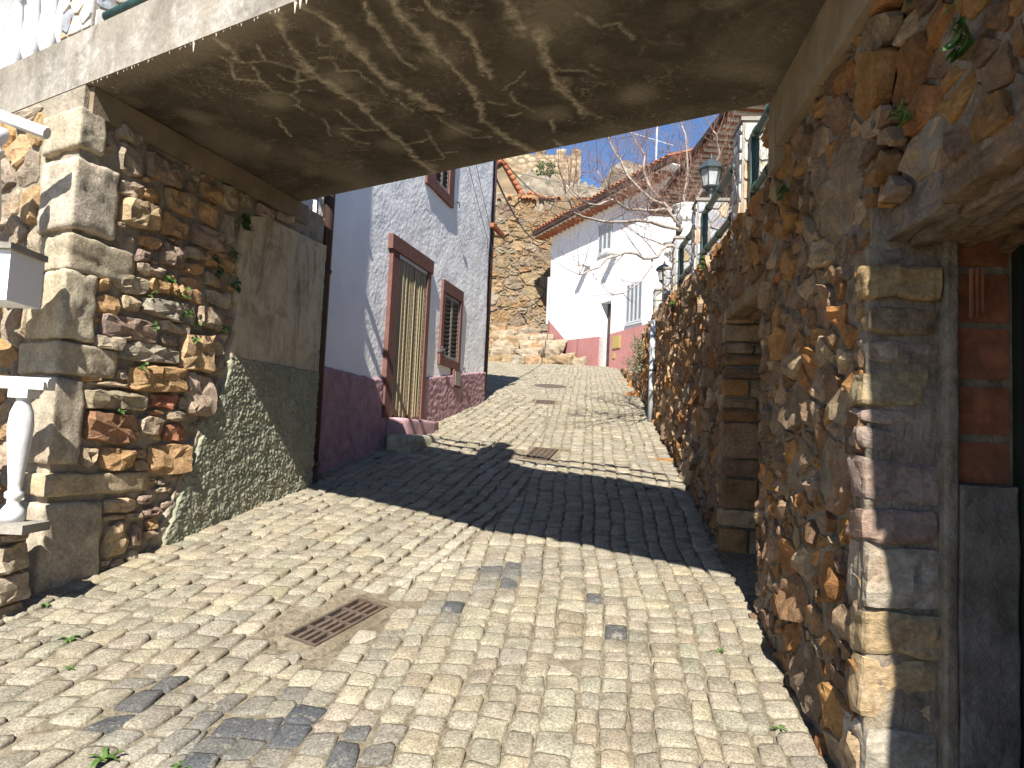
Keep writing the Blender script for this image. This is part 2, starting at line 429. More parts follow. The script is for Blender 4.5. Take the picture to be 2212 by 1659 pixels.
def crazy(name):
    m, nt, b = new_mat(name, .8, .3); p = pos(nt)
    c = attr(nt); c = mix(nt, 1, c, ramp(nt, noi(nt, p, 12, 6, .65, .4), [(.3, .75), (.7, 1.2)]), 'MULTIPLY')
    c = mix(nt, mth(nt, 'MULTIPLY', ramp(nt, noi(nt, p, 9, 5, .6, .6), [(.55, 0), (.7, 1)]), .5), c, (.42, .22, .09))
    setc(nt, b, c); bump(nt, b, noi(nt, p, 25, 6), .4, .006); return m
M['crazy'] = crazy('schist_cladding')
def castle_m():
    m, nt, b = new_mat('castle_masonry', .95, .1); p = pos(nt)
    v = nd(nt, 'ShaderNodeTexVoronoi', {'Vector': pos(nt, (1, 1, 1.6)), 'Scale': 1.5})
    c = mix(nt, ramp(nt, nd(nt, 'ShaderNodeSeparateColor', {0: v.outputs['Color']}).outputs[0], [(.2, 0), (.8, 1)]), (.26, .19, .12), (.42, .33, .22))
    c = mix(nt, ramp(nt, v.outputs['Distance'], [(.45, 0), (.75, .8)]), c, (.17, .13, .09))
    setc(nt, b, c); bump(nt, b, v.outputs['Distance'], .6, -.15); return m
M['castle'] = castle_m()
M['hill_rock'] = simple('hill_rock', (.25, .21, .165), .4, .6, .95, .9, 1.2, .1, (.10, .11, .05), .6, .25, .3)
M['terracotta_ground'] = simple('dry_ground', (.24, .19, .13), .3, 2, .95, .7, 12, .1, (.14, .13, .07), .4, .7, .02)

# ================================================================== GROUND
def prof(y):
    if y < 12: return .2*y if y > -15 else -3
    if y < 22: return 2.4+.153*(y-12)
    return 3.93+.12*(y-22)
def poly_x(pts, y):
    if y <= pts[0][1]: a, b = pts[0], pts[1]
    elif y >= pts[-1][1]: a, b = pts[-2], pts[-1]
    else:
        for a, b in zip(pts, pts[1:]):
            if a[1] <= y <= b[1]: break
    return a[0]+(b[0]-a[0])*(y-a[1])/(b[1]-a[1])
SEAM = [(-1.32, 2.0), (-.93, 3.2), (-.62, 4.0), (-.26, 4.85), (.08, 6), (.3, 7.5), (.45, 9.5), (.55, 11.3), (.6, 14), (.3, 22)]
LEFT = [(-2.83, 2.0), (-2.282, 3.723), (-1.585, 5.915), (-1.16, 7.9), (-.36, 11.56), (-.75, 13.5), (-2.3, 18), (-3.5, 24)]
def rightx(y): return .923+.1*y
def gz(x, y):
    s = poly_x(SEAM, y); d = (x-s)
    z = prof(y)-.045*math.exp(-(d/.42)**2)
    z += .012*nz((x, y, 0), 1.3)+.006*nz((x, y, 0), 4.1)
    return z
# terrain under and round everything, out to the horizon
def terr(x, y):
    r = math.hypot(x, y-8)
    if y < 26: z = prof(max(y, -40))-.45
    else:
        z = prof(26)-.45+(y-26)*.31
        z = min(z, 24+.02*(y-90)) if y > 60 else z
        z -= max(0, x-6)*.16+max(0, -x-30)*.05
        z += 1.2*nz((x, y, 0), .06)+.5*nz((x, y, 0), .21)
    return z
xs = sorted(set([round(v, 2) for v in list(np.linspace(-14, 14, 29))+[-600, -300, -150, -90, -60, -40, -30, -22, -18, 18, 22, 30, 40, 60, 90, 150, 300, 600]]))
ys = sorted(set([round(v, 2) for v in list(np.linspace(-20, 40, 41))+[-600, -200, -80, -40, 45, 50, 55, 60, 65, 70, 76, 82, 90, 100, 120, 160, 250, 400, 700]]))
Vg = [(x, y, terr(x, y)) for y in ys for x in xs]; nx_ = len(xs)
Fg = [(j*nx_+i, j*nx_+i+1, (j+1)*nx_+i+1, (j+1)*nx_+i) for j in range(len(ys)-1) for i in range(nx_-1)]
tag(mk('ground', Vg, Fg, M['terracotta_ground'], None, True), kind='structure')

# the street: bed of sand and mortar with setts laid into it
def grid_sheet(x0f, x1f, ya, yb, nx, ny, zf):
    V = []; F = []
    for j in range(ny+1):
        y = ya+(yb-ya)*j/ny
        for i in range(nx+1):
            x = x0f(y)+(x1f(y)-x0f(y))*i/nx; V.append((x, y, zf(x, y)))
    for j in range(ny):
        for i in range(nx): a = j*(nx+1)+i; F.append((a, a+1, a+nx+2, a+nx+1))
    return V, F
# ironwork let into the street (footprints kept free of setts)
SL = Vector((0, .9806, .1961))
GR = [(( -.79, 3.675), (.482, .876), .258, .095, .05), ((.33, 7.62), (.24, .97), .29, .135, .03), ((.52, 11.3), (.1, .995), .19, .15, .02), ((.72, 13.8), (0, 1), .33, .33, .02)]
def in_iron(x, y, m=0.0):
    for (c, d, hl, hw, pad) in GR:
        dx, dy = x-c[0], y-c[1]; a = dx*d[0]+dy*d[1]; b = dx*d[1]-dy*d[0]
        if abs(a) < hl+pad+m and abs(b) < hw+pad+m: return True
    return False
Vs, Fs = grid_sheet(lambda y: -5.2, lambda y: rightx(y)+.6, .6, 24.5, 140, 420,
                    lambda x, y: gz(x, y)-.0085-(.08 if in_iron(x, y, -.01) else 0)+.009*nz((x, y, 0), 2.3)+.006*nz((x, y, 0), 9)+.003*nz((x, y, 0), 30))
street = mk('street', Vs, Fs, M['joint'], None, True); tag(street, kind='structure')

DARK = [(985,1300,.09),(1090,1228,.13),(1085,1260,.09),(1348,1370,.06),(780,1603,.09),(1300,1290,.06),(330,1480,.10),(520,1545,.16),(600,1580,.10),(440,1590,.10),(660,1530,.07),(280,1540,.07),(560,1500,.10)]
_dk = []
for px_, py_, r_ in DARK:
    u = (px_-1106)/1600; v = (829.5-py_)/1600; d = _f+_r*u+_u*v; t = 1.6/(.2*d.y-d.z); _dk.append((d.x*t, d.y*t, r_))
PAL = [(.245, .222, .162), (.264, .23, .168), (.245, .216, .162), (.272, .232, .162), (.232, .202, .15), (.256, .228, .174), (.282, .248, .184), (.246, .212, .152)]
cob = []
def lay(curve, sgn, k0, k1, w, ya, yb, keep, cx):
    cum = {k0: k0*w}
    for k in range(k0, k1+1): cum[k+1] = cum[k]+w*RND.choice((.78, .9, 1, 1, 1.08, 1.2))
    for k in range(k0, k1):
        y = ya-RND.uniform(0, .13)
        while y < yb:
            L = RND.uniform(.098, .145) if RND.random() > .12 else RND.uniform(.065, .09)
            y1 = y+L; q = []
            for (yy, kk) in ((y, k), (y, k+1), (y1, k+1), (y1, k)):
                x = curve(yy)+sgn*cum[kk]+.012*nz((kk, yy, sgn), 3.0)+.05*nz((kk*.05, yy, sgn), .9)
                q.append((x+RND.uniform(-.009, .009), yy+RND.uniform(-.010, .010)+(kk-k)*.022*nz((k, yy, 5), 1.1)))
            y = y1
            mx = sum(p[0] for p in q)/4; my = sum(p[1] for p in q)/4
            s = poly_x(SEAM, my)
            if (mx-s)*sgn > .035: continue
            lim = [((min(p[0], poly_x(SEAM, p[1])+.02) if sgn > 0 else max(p[0], poly_x(SEAM, p[1])+.02)), p[1]) for p in q]
            if abs(lim[1][0]-lim[0][0]) < .045: continue
            if in_iron(mx, my, .062): continue
            if not keep(mx, my): continue
            cob.append(lim)
lay(lambda y: poly_x(LEFT, y)+.02, 1, -20, 40, .114, 1.3, 22.6, lambda x, y: x > poly_x(LEFT, y)-.13 or (y < 3.3 and x > -5), 0)
lay(lambda y: rightx(y)-.03, -1, 0, 40, .114, 1.3, 22.6, lambda x, y: x > -3.4, 0)
def cob_geo(q, rnd):
    P = inset(q, .0022+rnd.uniform(0, .003)); 
    if len(P) < 3: return None
    P = [(x+nz((x, y, 0), 40, 3)*.009, y+nz((x, y, 0), 40, 8)*.009) for x, y in chaikin(P, .13+rnd.uniform(-.05, .04))]; n = len(P); cx, cy, A = centroid(P)
    if abs(A) < .0022: return None
    h = rnd.uniform(-.007, .009); tx, ty = rnd.uniform(-.09, .09), rnd.uniform(-.09, .09); sd = rnd.uniform(0, 50)
    V = []; F = []
    for sc, dz in ((1.02, -.035), (1.0, -.008), (.95, .0025), (.7, .0055)):
        for (x, y) in P:
            X = cx+(x-cx)*sc; Y = cy+(y-cy)*sc; j = nz((X, Y, dz), 30, sd)*.006
            V.append((X+j, Y+nz((X, Y, dz), 30, sd+9)*.006, gz(cx, cy)+.2*(Y-cy)+h+dz+(tx*(X-cx)+ty*(Y-cy))+nz((X, Y, 0), 20, sd)*.005))
    V.append((cx, cy, gz(cx, cy)+h+.0062))
    for r in range(3):
        for k in range(n): F.append((r*n+k, r*n+(k+1) % n, (r+1)*n+(k+1) % n, (r+1)*n+k))
    for k in range(n): F.append((3*n+k, 3*n+(k+1) % n, 4*n))
    return V, F
def cob_col(x, y):
    c = pick(RND, PAL, .13)
    sm_ = math.exp(-((x-poly_x(SEAM, y))/.16)**2)*max(0, .55+.9*nz((x, y, 3), 2.2)) if y < 8 else 0
    c = tuple(c[i]*(1-.6*min(1, sm_))+(.37, .335, .265)[i]*.6*min(1, sm_) for i in range(3))
    for (a, b, r) in _dk:
        d = math.hypot(x-a, y-b)
        if d < r:
            k = .95-.6*(d/r)**2*RND.random(); return tuple(c[i]*(1-k)+(.06, .064, .07)[i]*k for i in range(3))
        if d < r*1.6: c = tuple(c[i]*.7+(.055, .06, .068)[i]*.3 for i in range(3))
    return c
items = []
for q in cob:
    cx = sum(p[0] for p in q)/4; cy = sum(p[1] for p in q)/4
    items.append((px_area([(x, y, prof(y)) for x, y in q]), q, cx, cy))
items.sort(key=lambda t: -t[0])
rest = MB(); made = 0
for a, q, cx, cy in items:
    g = cob_geo(q, RND)
    if not g: continue
    c = cob_col(cx, cy)
    if made < 300 and a > 0: mk('sett', g[0], g[1], M['sett'], street, True, c); made += 1
    else: rest.add(g[0], g[1], c)
tag(rest.build('setts', M['sett'], street, True, True), kind='stuff')

# cement patches round the ironwork
def plate(c, d, hl, hw, gl, gw, dz=0.0):
    """cement collar of half size hl x hw with a gl x gw hole for the grate"""
    V = []; F = []
    A = [-hl, -(hl+gl)/2, -gl, -gl/3, gl/3, gl, (hl+gl)/2, hl]; B = [-hw, -(hw+gw)/2, -gw, 0, gw, (hw+gw)/2, hw]; nb = len(B)
    for i, a in enumerate(A):
        for j, b in enumerate(B):
            x = c[0]+d[0]*a+d[1]*b; y = c[1]+d[1]*a-d[0]*b; ed_ = i in (0, len(A)-1) or j in (0, nb-1)
            if ed_: x += .02*nz((x, y, 4), 9); y += .02*nz((x, y, 8), 9)
            V.append((x, y, gz(c[0], c[1])+.2*(y-c[1])+dz-(.022 if ed_ else 0)+.003*nz((x, y, 1), 15)))
    for i in range(len(A)-1):
        for j in range(nb-1):
            if 2 <= i <= 4 and 2 <= j <= 3: continue
            k = i*nb+j; F.append((k, k+nb, k+nb+1, k+1))
    return V, F
for (c, d, hl, hw, pad) in GR[:3]:
    V, F = plate(c, d, hl+pad+.035, hw+pad+.03, hl-.004, hw-.004, .002); mk('cement_patch', V, F, M['joint'], street, True)

def grate(c, d, hl, hw, nb, nc, label, grp, fw=.016, bw=.011, lift=-.002):
    z0 = gz(*c)+lift; t = Vector((d[0], d[1], .2*d[1])).normalized(); s = Vector((d[1], -d[0], -.2*d[0])).normalized(); n_ = s.cross(t).normalized()
    if n_.z < 0: n_ = -n_
    C = Vector((c[0], c[1], z0)); e = empty('drain_grate', C, label, 'drain grate', grp); ax = (t, s, n_)
    m = MB(); m.box(C-n_*.06, (hl, hw, .002), ax); m.build('pit', M['black_void'], e)
    for sg in (-1, 1):
        MB().box(C+s*sg*(hw-fw/2), (hl, fw/2, .012), ax).build('frame_bar', M['rust'], e)
        MB().box(C+t*sg*(hl-fw/2), (fw/2, hw-fw, .0118), ax).build('frame_bar', M['rust'], e)
    il, iw = hl-fw, hw-fw
    for i in range(nb):
        b = -iw+2*iw*(i+1)/(nb+1); MB().box(C+s*b, (il, bw/2, .0095), ax).build('bar', M['rust'], e)
    for i in range(nc):
        a = -il+2*il*(i+1)/(nc+1); MB().box(C+t*a, (bw*.45, iw, .0088), ax).build('cross_bar', M['rust'], e)
    return e
grate((-.79, 3.675), (.482, .876), .258, .095, 3, 3, 'long narrow rusty drain grate let into the setts in the foreground', 'street drain grates', bw=.02)
grate((.33, 7.62), (.24, .97), .27, .12, 3, 5, 'square-holed brown drain grate just beyond the bridge shadow', 'street drain grates', bw=.022)
grate((.52, 11.3), (.1, .995), .18, .14, 3, 4, 'small far drain grate uphill in the middle of the street', 'street drain grates', bw=.02)
mh = MB(); C0 = Vector((.72, 13.8, gz(.72, 13.8)+.006)); pr = []
for k in range(28):
    w = 2*math.pi*k/28; pr.append(C0+V3(1,0,0)*.31*math.cos(w)+SL*.31*math.sin(w))
mh.prism(pr, (0, 0, .012)); mo = empty('manhole_cover', C0, 'round dark manhole cover at the top of the street', 'manhole cover')
mh.build('lid', M['rust'], mo)
mr = MB(); 
for k in range(28):
    w = 2*math.pi*k/28; w1 = 2*math.pi*(k+1)/28
    f = lambda r, w, z: C0+V3(1,0,0)*r*math.cos(w)+SL*r*math.sin(w)+V3(0,0,z)
    mr.add([f(.315,w,.014), f(.35,w,.014), f(.35,w1,.014), f(.315,w1,.014), f(.35,w,-.02), f(.35,w1,-.02)], [(0,1,2,3),(1,4,5,2)])
mr.build('rim', M['cement'], mo)

# ================================================================== RIGHT RETAINING WALL
RW = Fr((.923, 0), (.0995, .995), (-.995, .0995))
YS = 1/.99504           # u = Y*YS approx
TOPR = [(0, 3.34), (3.5, 3.34), (3.58, 3.02), (4.5, 3.04), (5.5, 3.10), (7.0, 3.2), (9.6, 3.42), (11.8, 3.5), (12.7, 3.38), (14.1, 3.16), (14.2, 2.95), (17.5, 3.4), (19, 3.6)]
def top_r(u):
    for (a, b) in zip(TOPR, TOPR[1:]):
        if a[0] <= u <= b[0]: return a[1]+(b[1]-a[1])*(u-a[0])/max(1e-6, b[0]-a[0])
    return TOPR[-1][1]
DOOR = (.95, 2.385, 2.285)       # doorway u0,u1,lintel z
ALC = (3.87, 4.87, 2.52)         # alcove u0,u1,head z
rw = empty('retaining_wall', RW.p(6, prof(6), -.2), 'tall brown rubble stone retaining wall along the right of the street', 'stone wall')
core = MB()
def core_seg(u0, u1, zb, zt, nu=6, nzv=14, thick=.55, back=0.0):
    V = []; F = []
    for i in range(nu+1):
        u = u0+(u1-u0)*i/nu; b = zb(u); t = zt(u)
        for j in range(nzv+1):
            z = b+(t-b)*j/nzv
            e = 0 if (i in (0, nu) or j == nzv) else 1
            V.append(RW.p(u, z, e*(.014*nz((u, z, 3), 7)+.008*nz((u, z, 3), 19))-back))
    m = nzv+1
    for i in range(nu):
        for j in range(nzv): a = i*m+j; F.append((a, a+1, a+m+1, a+m))
    n0 = len(V)
    for i in (0, nu):
        u = u0+(u1-u0)*i/nu
        for j in range(m): z = zb(u)+(zt(u)-zb(u))*j/nzv; V.append(RW.p(u, z, -thick))
    for j in range(nzv):
        F.append((j, n0+j, n0+j+1, j+1)); k = nu*m
        F.append((k+j, k+j+1, n0+m+j+1, n0+m+j))
    tops = [i*m+nzv for i in range(nu+1)]
    n1 = len(V)
    for i in range(nu+1): u = u0+(u1-u0)*i/nu; V.append(RW.p(u, zt(u), -thick))
    for i in range(nu): F.append((tops[i], n1+i, n1+i+1, tops[i+1]))
    bots = [i*m for i in range(nu+1)]; n2 = len(V)
    for i in range(nu+1): u = u0+(u1-u0)*i/nu; V.append(RW.p(u, zb(u), -thick))
    for i in range(nu): F.append((bots[i], bots[i+1], n2+i+1, n2+i))
    core.add(V, F)
gb = lambda u: prof(u*.995)-.3
core_seg(-.6, DOOR[0], gb, top_r, 10, 14, .55, .085)  # unseen near end, pushed back so a strip of sun hits the far jamb
core_seg(DOOR[0], DOOR[1], lambda u: DOOR[2]+.09, top_r, 10, 8, .5, .05)
core_seg(DOOR[1], 3.499, gb, top_r, 14, 24)
core_seg(3.5, ALC[0], gb, lambda u: 3.03, 4, 18)
core_seg(ALC[0], ALC[1], lambda u: ALC[2], top_r, 10, 8)
core_seg(ALC[1], 9.6, gb, top_r, 40, 18)
core_seg(9.6, 14.15, gb, top_r, 20, 12)
core_seg(14.15, 19, gb, top_r, 12, 6)
core.V = [v+RW.N*.006 for v in core.V]; core.build('mortar_core', M['mortar_dark'], rw, False)
mb = MB(); RW.box(mb, ALC[0]-.05, ALC[1]+.05, .4, 2.6, -.62, -.5); mb.build('alcove_back', M['mortar_dark'], rw)

PALR = [tuple(c[i]*(1.14, 1.04, .92)[i] for i in range(3)) for c in [(.22, .145, .085), (.29, .175, .08), (.23, .18, .135), (.31, .245, .17), (.19, .13, .09), (.35, .205, .085), (.24, .165, .115), (.27, .215, .16), (.37, .29, .20), (.30, .155, .065)]]
rr = random.Random(5)
seeds = []; wts = []
u = -.1
tries = 0
pts_grid = {}
def far_ok(u, z, r):
    gx, gy = int(u//.2), int(z//.2)
    for a in (-1,0,1):
        for b in (-1,0,1):
            for (x, y, q) in pts_grid.get((gx+a, gy+b), ()):
                if ((x-u)/1.45)**2+(y-z)**2 < ((r+q)*.5)**2: return False
    return True
for size, n in ((.20, 45), (.14, 160), (.10, 1500), (.07, 9000), (.045, 22000)):
    for _ in range(n):
        u = rr.uniform(.3, 18.6); z = rr.uniform(prof(u*.995)-.05, top_r(u)-.01)
        if u > 10 and rr.random() < .35: continue
        if DOOR[0] < u < DOOR[1]+.03 and z < DOOR[2]+.12: continue
        if ALC[0]-.01 < u < ALC[1]+.01 and z < ALC[2]+.03: continue
        if u < DOOR[0]: continue
        r = size*rr.uniform(.85, 1.15)
        if far_ok(u, z, r):
            pts_grid.setdefault((int(u//.2), int(z//.2)), []).append((u, z, r)); seeds.append((u, z)); wts.append(r*r*.6)
cells = voronoi(seeds, (.3, 0, 18.7, 3.6), 1.45, wts)
st = []
for (sd, P) in zip(seeds, cells):
    if not P: continue
    u0, z0 = sd
    P = clip(P, 0, -1, -top_r(u0))
    if DOOR[2]+.1 < z0 or u0 > DOOR[1]:
        if u0 > DOOR[1] and z0 < DOOR[2]+.1: P = clip(P, 1, 0, DOOR[1]+.012)
        if u0 <= DOOR[1]+.02: P = clip(P, 0, 1, DOOR[2]+.1)
    if z0 < ALC[2]+.03:
        if u0 < ALC[0]+.02: P = clip(P, -1, 0, -ALC[0])
        if u0 > ALC[1]-.02: P = clip(P, 1, 0, ALC[1])
    elif ALC[0]-.02 < u0 < ALC[1]+.02: P = clip(P, 0, 1, ALC[2])
    if len(P) < 3: continue
    P = inset(P, rr.uniform(.002, .011))
    if len(P) < 3 or abs(centroid(P)[2]) < .0006: continue
    st.append((px_area([RW.p(a, b, 0) for a, b in P]), P))
st.sort(key=lambda t: -t[0])
RWB = Fr((RW.p(0, 0, -.05).x, RW.p(0, 0, -.05).y), (.0995, .995), (-.995, .0995))
rest = MB(); made = 0
for a, P in st:
    A = abs(centroid(P)[2]); u0 = centroid(P)[0]
    d1 = rr.uniform(.010, .031)*min(1.2, .5+math.sqrt(A)*4.2)
    g = stone_geo(P, RWB if u0 < DOOR[1]-.16 else RW, -.03, d1, rr, .013, .28, rr.uniform(.03, .12), rr.uniform(.8, .88))
    c = pick(rr, PALR, .22)
    if made < 295 and a > 0: mk('stone', g[0], g[1], M['rubble_dark'], rw, False, c); made += 1
    else: rest.add(g[0], g[1], c)
tag(rest.build('rubble', M['rubble_dark'], rw, False, True), kind='stuff')

# unseen wall nearer than the doorway, set-back added to let sunlight onto the jamb
RN = Fr((RW.p(0, 0, -.08).x, RW.p(0, 0, -.08).y), (.0995, .995), (-.995, .0995)); sdn = []
for _ in range(3000):
    q = (rr.uniform(-.6, DOOR[0]-.02), rr.uniform(-.1, 3.3))
    if all(((q[0]-a)/1.3)**2+(q[1]-b)**2 > .0105 for a, b in sdn): sdn.append(q)
nb_ = MB()
for P in voronoi(sdn, (-.6, -.1, DOOR[0]-.01, 3.33), 1.3):
    P = inset(P, rr.uniform(.002, .009)) if P else []
    if len(P) > 2 and abs(centroid(P)[2]) > .001:
        g = stone_geo(P, RN, -.03, rr.uniform(.012, .04), rr, .013, .28, .08, .84); nb_.add(g[0], g[1], tuple(x*.86 for x in pick(rr, PALR, .22)))
tag(nb_.build('rubble', M['rubble_dark'], rw, False, True), kind='stuff')
# quoins of the doorway's far jamb (they face the camera and turn onto the street face)
AXR = (RW.U, RW.N, V3(0, 0, 1))
JB = [(2.235, 2.285, .20, (.22,.19,.16)), (2.105, 2.225, .21, (.34,.24,.12)), (1.99, 2.095, .19, (.24,.17,.10)), (1.895, 1.98, .20, (.28,.215,.16)),
      (1.775, 1.885, .19, (.30,.24,.14)), (1.70, 1.765, .20, (.34,.27,.23)), (1.615, 1.69, .21, (.25,.20,.17)), (1.455, 1.60, .22, (.28,.215,.18)),
      (1.335, 1.445, .20, (.28,.20,.16)), (1.13, 1.325, .22, (.36,.315,.25)), (.985, 1.12, .21, (.36,.265,.15)),
      (.79, .975, .225, (.40,.29,.165)), (.60, .775, .2, (.36,.32,.255)), (.42, .59, .21, (.36,.28,.18))]
for i, (z0, z1, dep, c) in enumerate(JB):
    lu = rr.uniform(.07, .19); pr_ = rr.uniform(-.012, .03)
    h = (lu/2, (dep+.02)/2, (z1-z0)/2-rr.uniform(.0, .009))
    V, F = rough_box(RW.p(DOOR[1]-.012-pr_+lu/2, (z0+z1)/2, .026+rr.uniform(-.012, .012)-(dep+.02)/2), tuple(Matrix.Rotation(rr.uniform(-.07, .07), 3, RW.U) @ Matrix.Rotation(rr.uniform(-.08, .08), 3, 'Z') @ a for a in AXR), h, min(.016, h[2]*.7), .017, i+3, 7, 9)
    mk('quoin', V, F, M['rubble'], rw, False, c)
V, F = rough_box(RW.p(DOOR[1]+.05, 1.24, -.19), AXR, (.053, .21, 1.045), .012, .010, 77, 26, 16); mk('jamb_mortar', V, F, M['mortar_dark'], rw)
# hollow-brick inner jamb with cement below
for i, (z0, z1) in enumerate([(2.22, 2.36), (2.04, 2.205), (1.857, 2.028), (1.683, 1.842), (1.53, 1.668)]):
    V, F = rough_box(RW.p(DOOR[1]-.005+.06, (z0+z1)/2, -.325), AXR, (.065, .085, (z1-z0)/2-.004), .004, .002, i, 3)
    mk('brick', V, F, M['brick'], rw)
for j, zz in enumerate((2.13, 2.09, 2.17)):
    mb = MB(); RW.box(mb, DOOR[1]-.078, DOOR[1]-.068, 2.045, 2.20, -.262-.0-j*.016-.006, -.262-j*.016+.001); mb.build('brick_rib', M['brick'], rw)
V, F = rough_box(RW.p(DOOR[1]-.004, .86, -.325), AXR, (.056, .086, .67), .008, .005, 12, 22, 12); mk('cement_jamb', V, F, M['cement_dark'], rw)
V, F = rough_box(RW.p(DOOR[1]-.01, 1.35, -.218), AXR, (.045, .02, 1.0), .01, .008, 4, 10, 14); mk('cement_strip', V, F, M['mortar_dark'], rw)
# lintel: long slabs of split schist side by side
for i in range(7):
    d = -.035-.068*i; zb = DOOR[2]+rr.uniform(-.012, .02)
    ua = .78
    while ua < 2.46:
        ub = min(2.48, ua+rr.uniform(.3, .75))
        if ub > 2.3: ub = 2.48
        V, F = rough_box(RW.p((ua+ub)/2, zb+.055+rr.uniform(-.018, .02), d-.034), AXR, ((ub-ua)/2-.003, .032, .05), .006, .016, 20+i+int(ua*31), 8, 11)
        mk('lintel_slab', V, F, M['rubble_dark'], rw, False, pick(rr, [(.26,.18,.11), (.22,.17,.12), (.30,.22,.13), (.24,.20,.16)], .2)); ua = ub
# far jamb of the alcove: blocks facing the camera
z = prof(4.85)-.1; i = 0
while z < ALC[2]-.02:
    hh = rr.choice((.08, .12, .16, .20, .24)); hh = min(hh, ALC[2]-z)
    d = .03
    while d > -.5:
        w = rr.uniform(.12, .3)
        V, F = rough_box(RW.p(ALC[1]+.045-rr.uniform(0, .03), z+hh/2, d-w/2), AXR, (.07, w/2-.005, max(.02, hh/2-.005)), .016, .012, 50+i, 3, 11)
        mk('jamb_block', V, F, M['rubble_dark'], rw, False, pick(rr, PALR, .15)); d -= w; i += 1
    z += hh
for i in range(4):
    V, F = rough_box(RW.p(4.37, ALC[2]-.02, .02-.13*i-.06), AXR, (.58, .062, .05), .015, .012, 90+i, 5, 8)
    mk('lintel_slab', V, F, M['rubble_dark'], rw, False, (.28, .2, .12))
# dark green metal door deep in the doorway
gd = empty('metal_door', RW.p(1.7, prof(1.7), -.43), 'almost black green metal door deep in the doorway at the right edge', 'door')
mb = MB(); RW.box(mb, .9, DOOR[1]-.07, .15, 2.40, -.46, -.43); mb.build('leaf', M['dark_door'], gd)
mb = MB(); RW.box(mb, DOOR[1]-.07, DOOR[1]-.015, .15, 2.4, -.445, -.415); mb.build('door_frame', M['dark_door'], gd)
for u in (2.22, 2.05, 1.85):
    mb = MB(); RW.box(mb, u-.008, u+.008, .15, 2.38, -.43, -.418); mb.build('ridge', M['dark_door'], gd)
# plaster beam under the bridge seat, with its dropped end
mb = MB(); RW.box(mb, .5, 3.47, 3.07, 3.346, -.3, .055)
RW.box(mb, 3.472, 3.60, 2.97, 3.344, -.3, .058); bm_r = mb

# ================================================================== FOOTBRIDGE
ZS = 3.35; ZT = 3.655
def near_y(x): return 3.723-.622*(x+2.282)
def far_y(x): return 5.56-.67*(x+1.70)
XL, XR = -4.7, 2.1
bridge = empty('footbridge', (-.3, 3.6, ZS), 'concrete footbridge slab spanning the street with cracked lime-streaked underside', 'footbridge')
STREAK = [[(-1.0, 2.7), (-1.06, 3.01), (-1.09, 3.16), (-1.07, 3.35), (-1.04, 3.51), (-0.97, 3.67), (-0.88, 3.81), (-0.82, 4.07), (-0.71, 4.38), (-0.58, 4.83)],
[(-0.98, 2.8), (-0.92, 2.94), (-0.86, 3.06), (-0.81, 3.2), (-0.76, 3.36), (-0.71, 3.48), (-0.66, 3.58)],
[(-0.67, 2.9), (-0.67, 3.03), (-0.62, 3.18), (-0.59, 3.31), (-0.52, 3.41)],
[(-.6, 2.6), (-0.56, 2.86), (-0.52, 2.99), (-0.45, 3.1), (-0.41, 3.26), (-0.34, 3.39), (-0.27, 3.55), (-0.24, 3.74), (-0.22, 3.96), (-0.09, 4.17), (0.06, 4.35)],
[(-0.41, 2.85), (-0.36, 2.95), (-0.29, 3.04), (-0.23, 3.17), (-0.21, 3.33), (-0.18, 3.46)],
[(0.05, 3.05), (0.08, 3.23), (0.12, 3.4), (0.18, 3.54), (0.25, 3.69), (0.32, 3.81)],
[(-0.1, 2.83), (-0.05, 2.94), (-0.01, 3.03)], [(-0.59, 3.63), (-0.54, 3.73), (-0.5, 3.83)], [(-1.41, 3.22), (-1.37, 3.31), (-1.38, 3.41)],
[(-1.39, 4.04), (-1.39, 4.19), (-1.39, 4.28)], [(0.15, 3.9), (0.17, 4.07)], [(0.17, 4.17), (0.26, 4.29)]]
SW = [.045, .045, .025, .03, .03, .045, .05, .05, .025, .015, .014, .018]
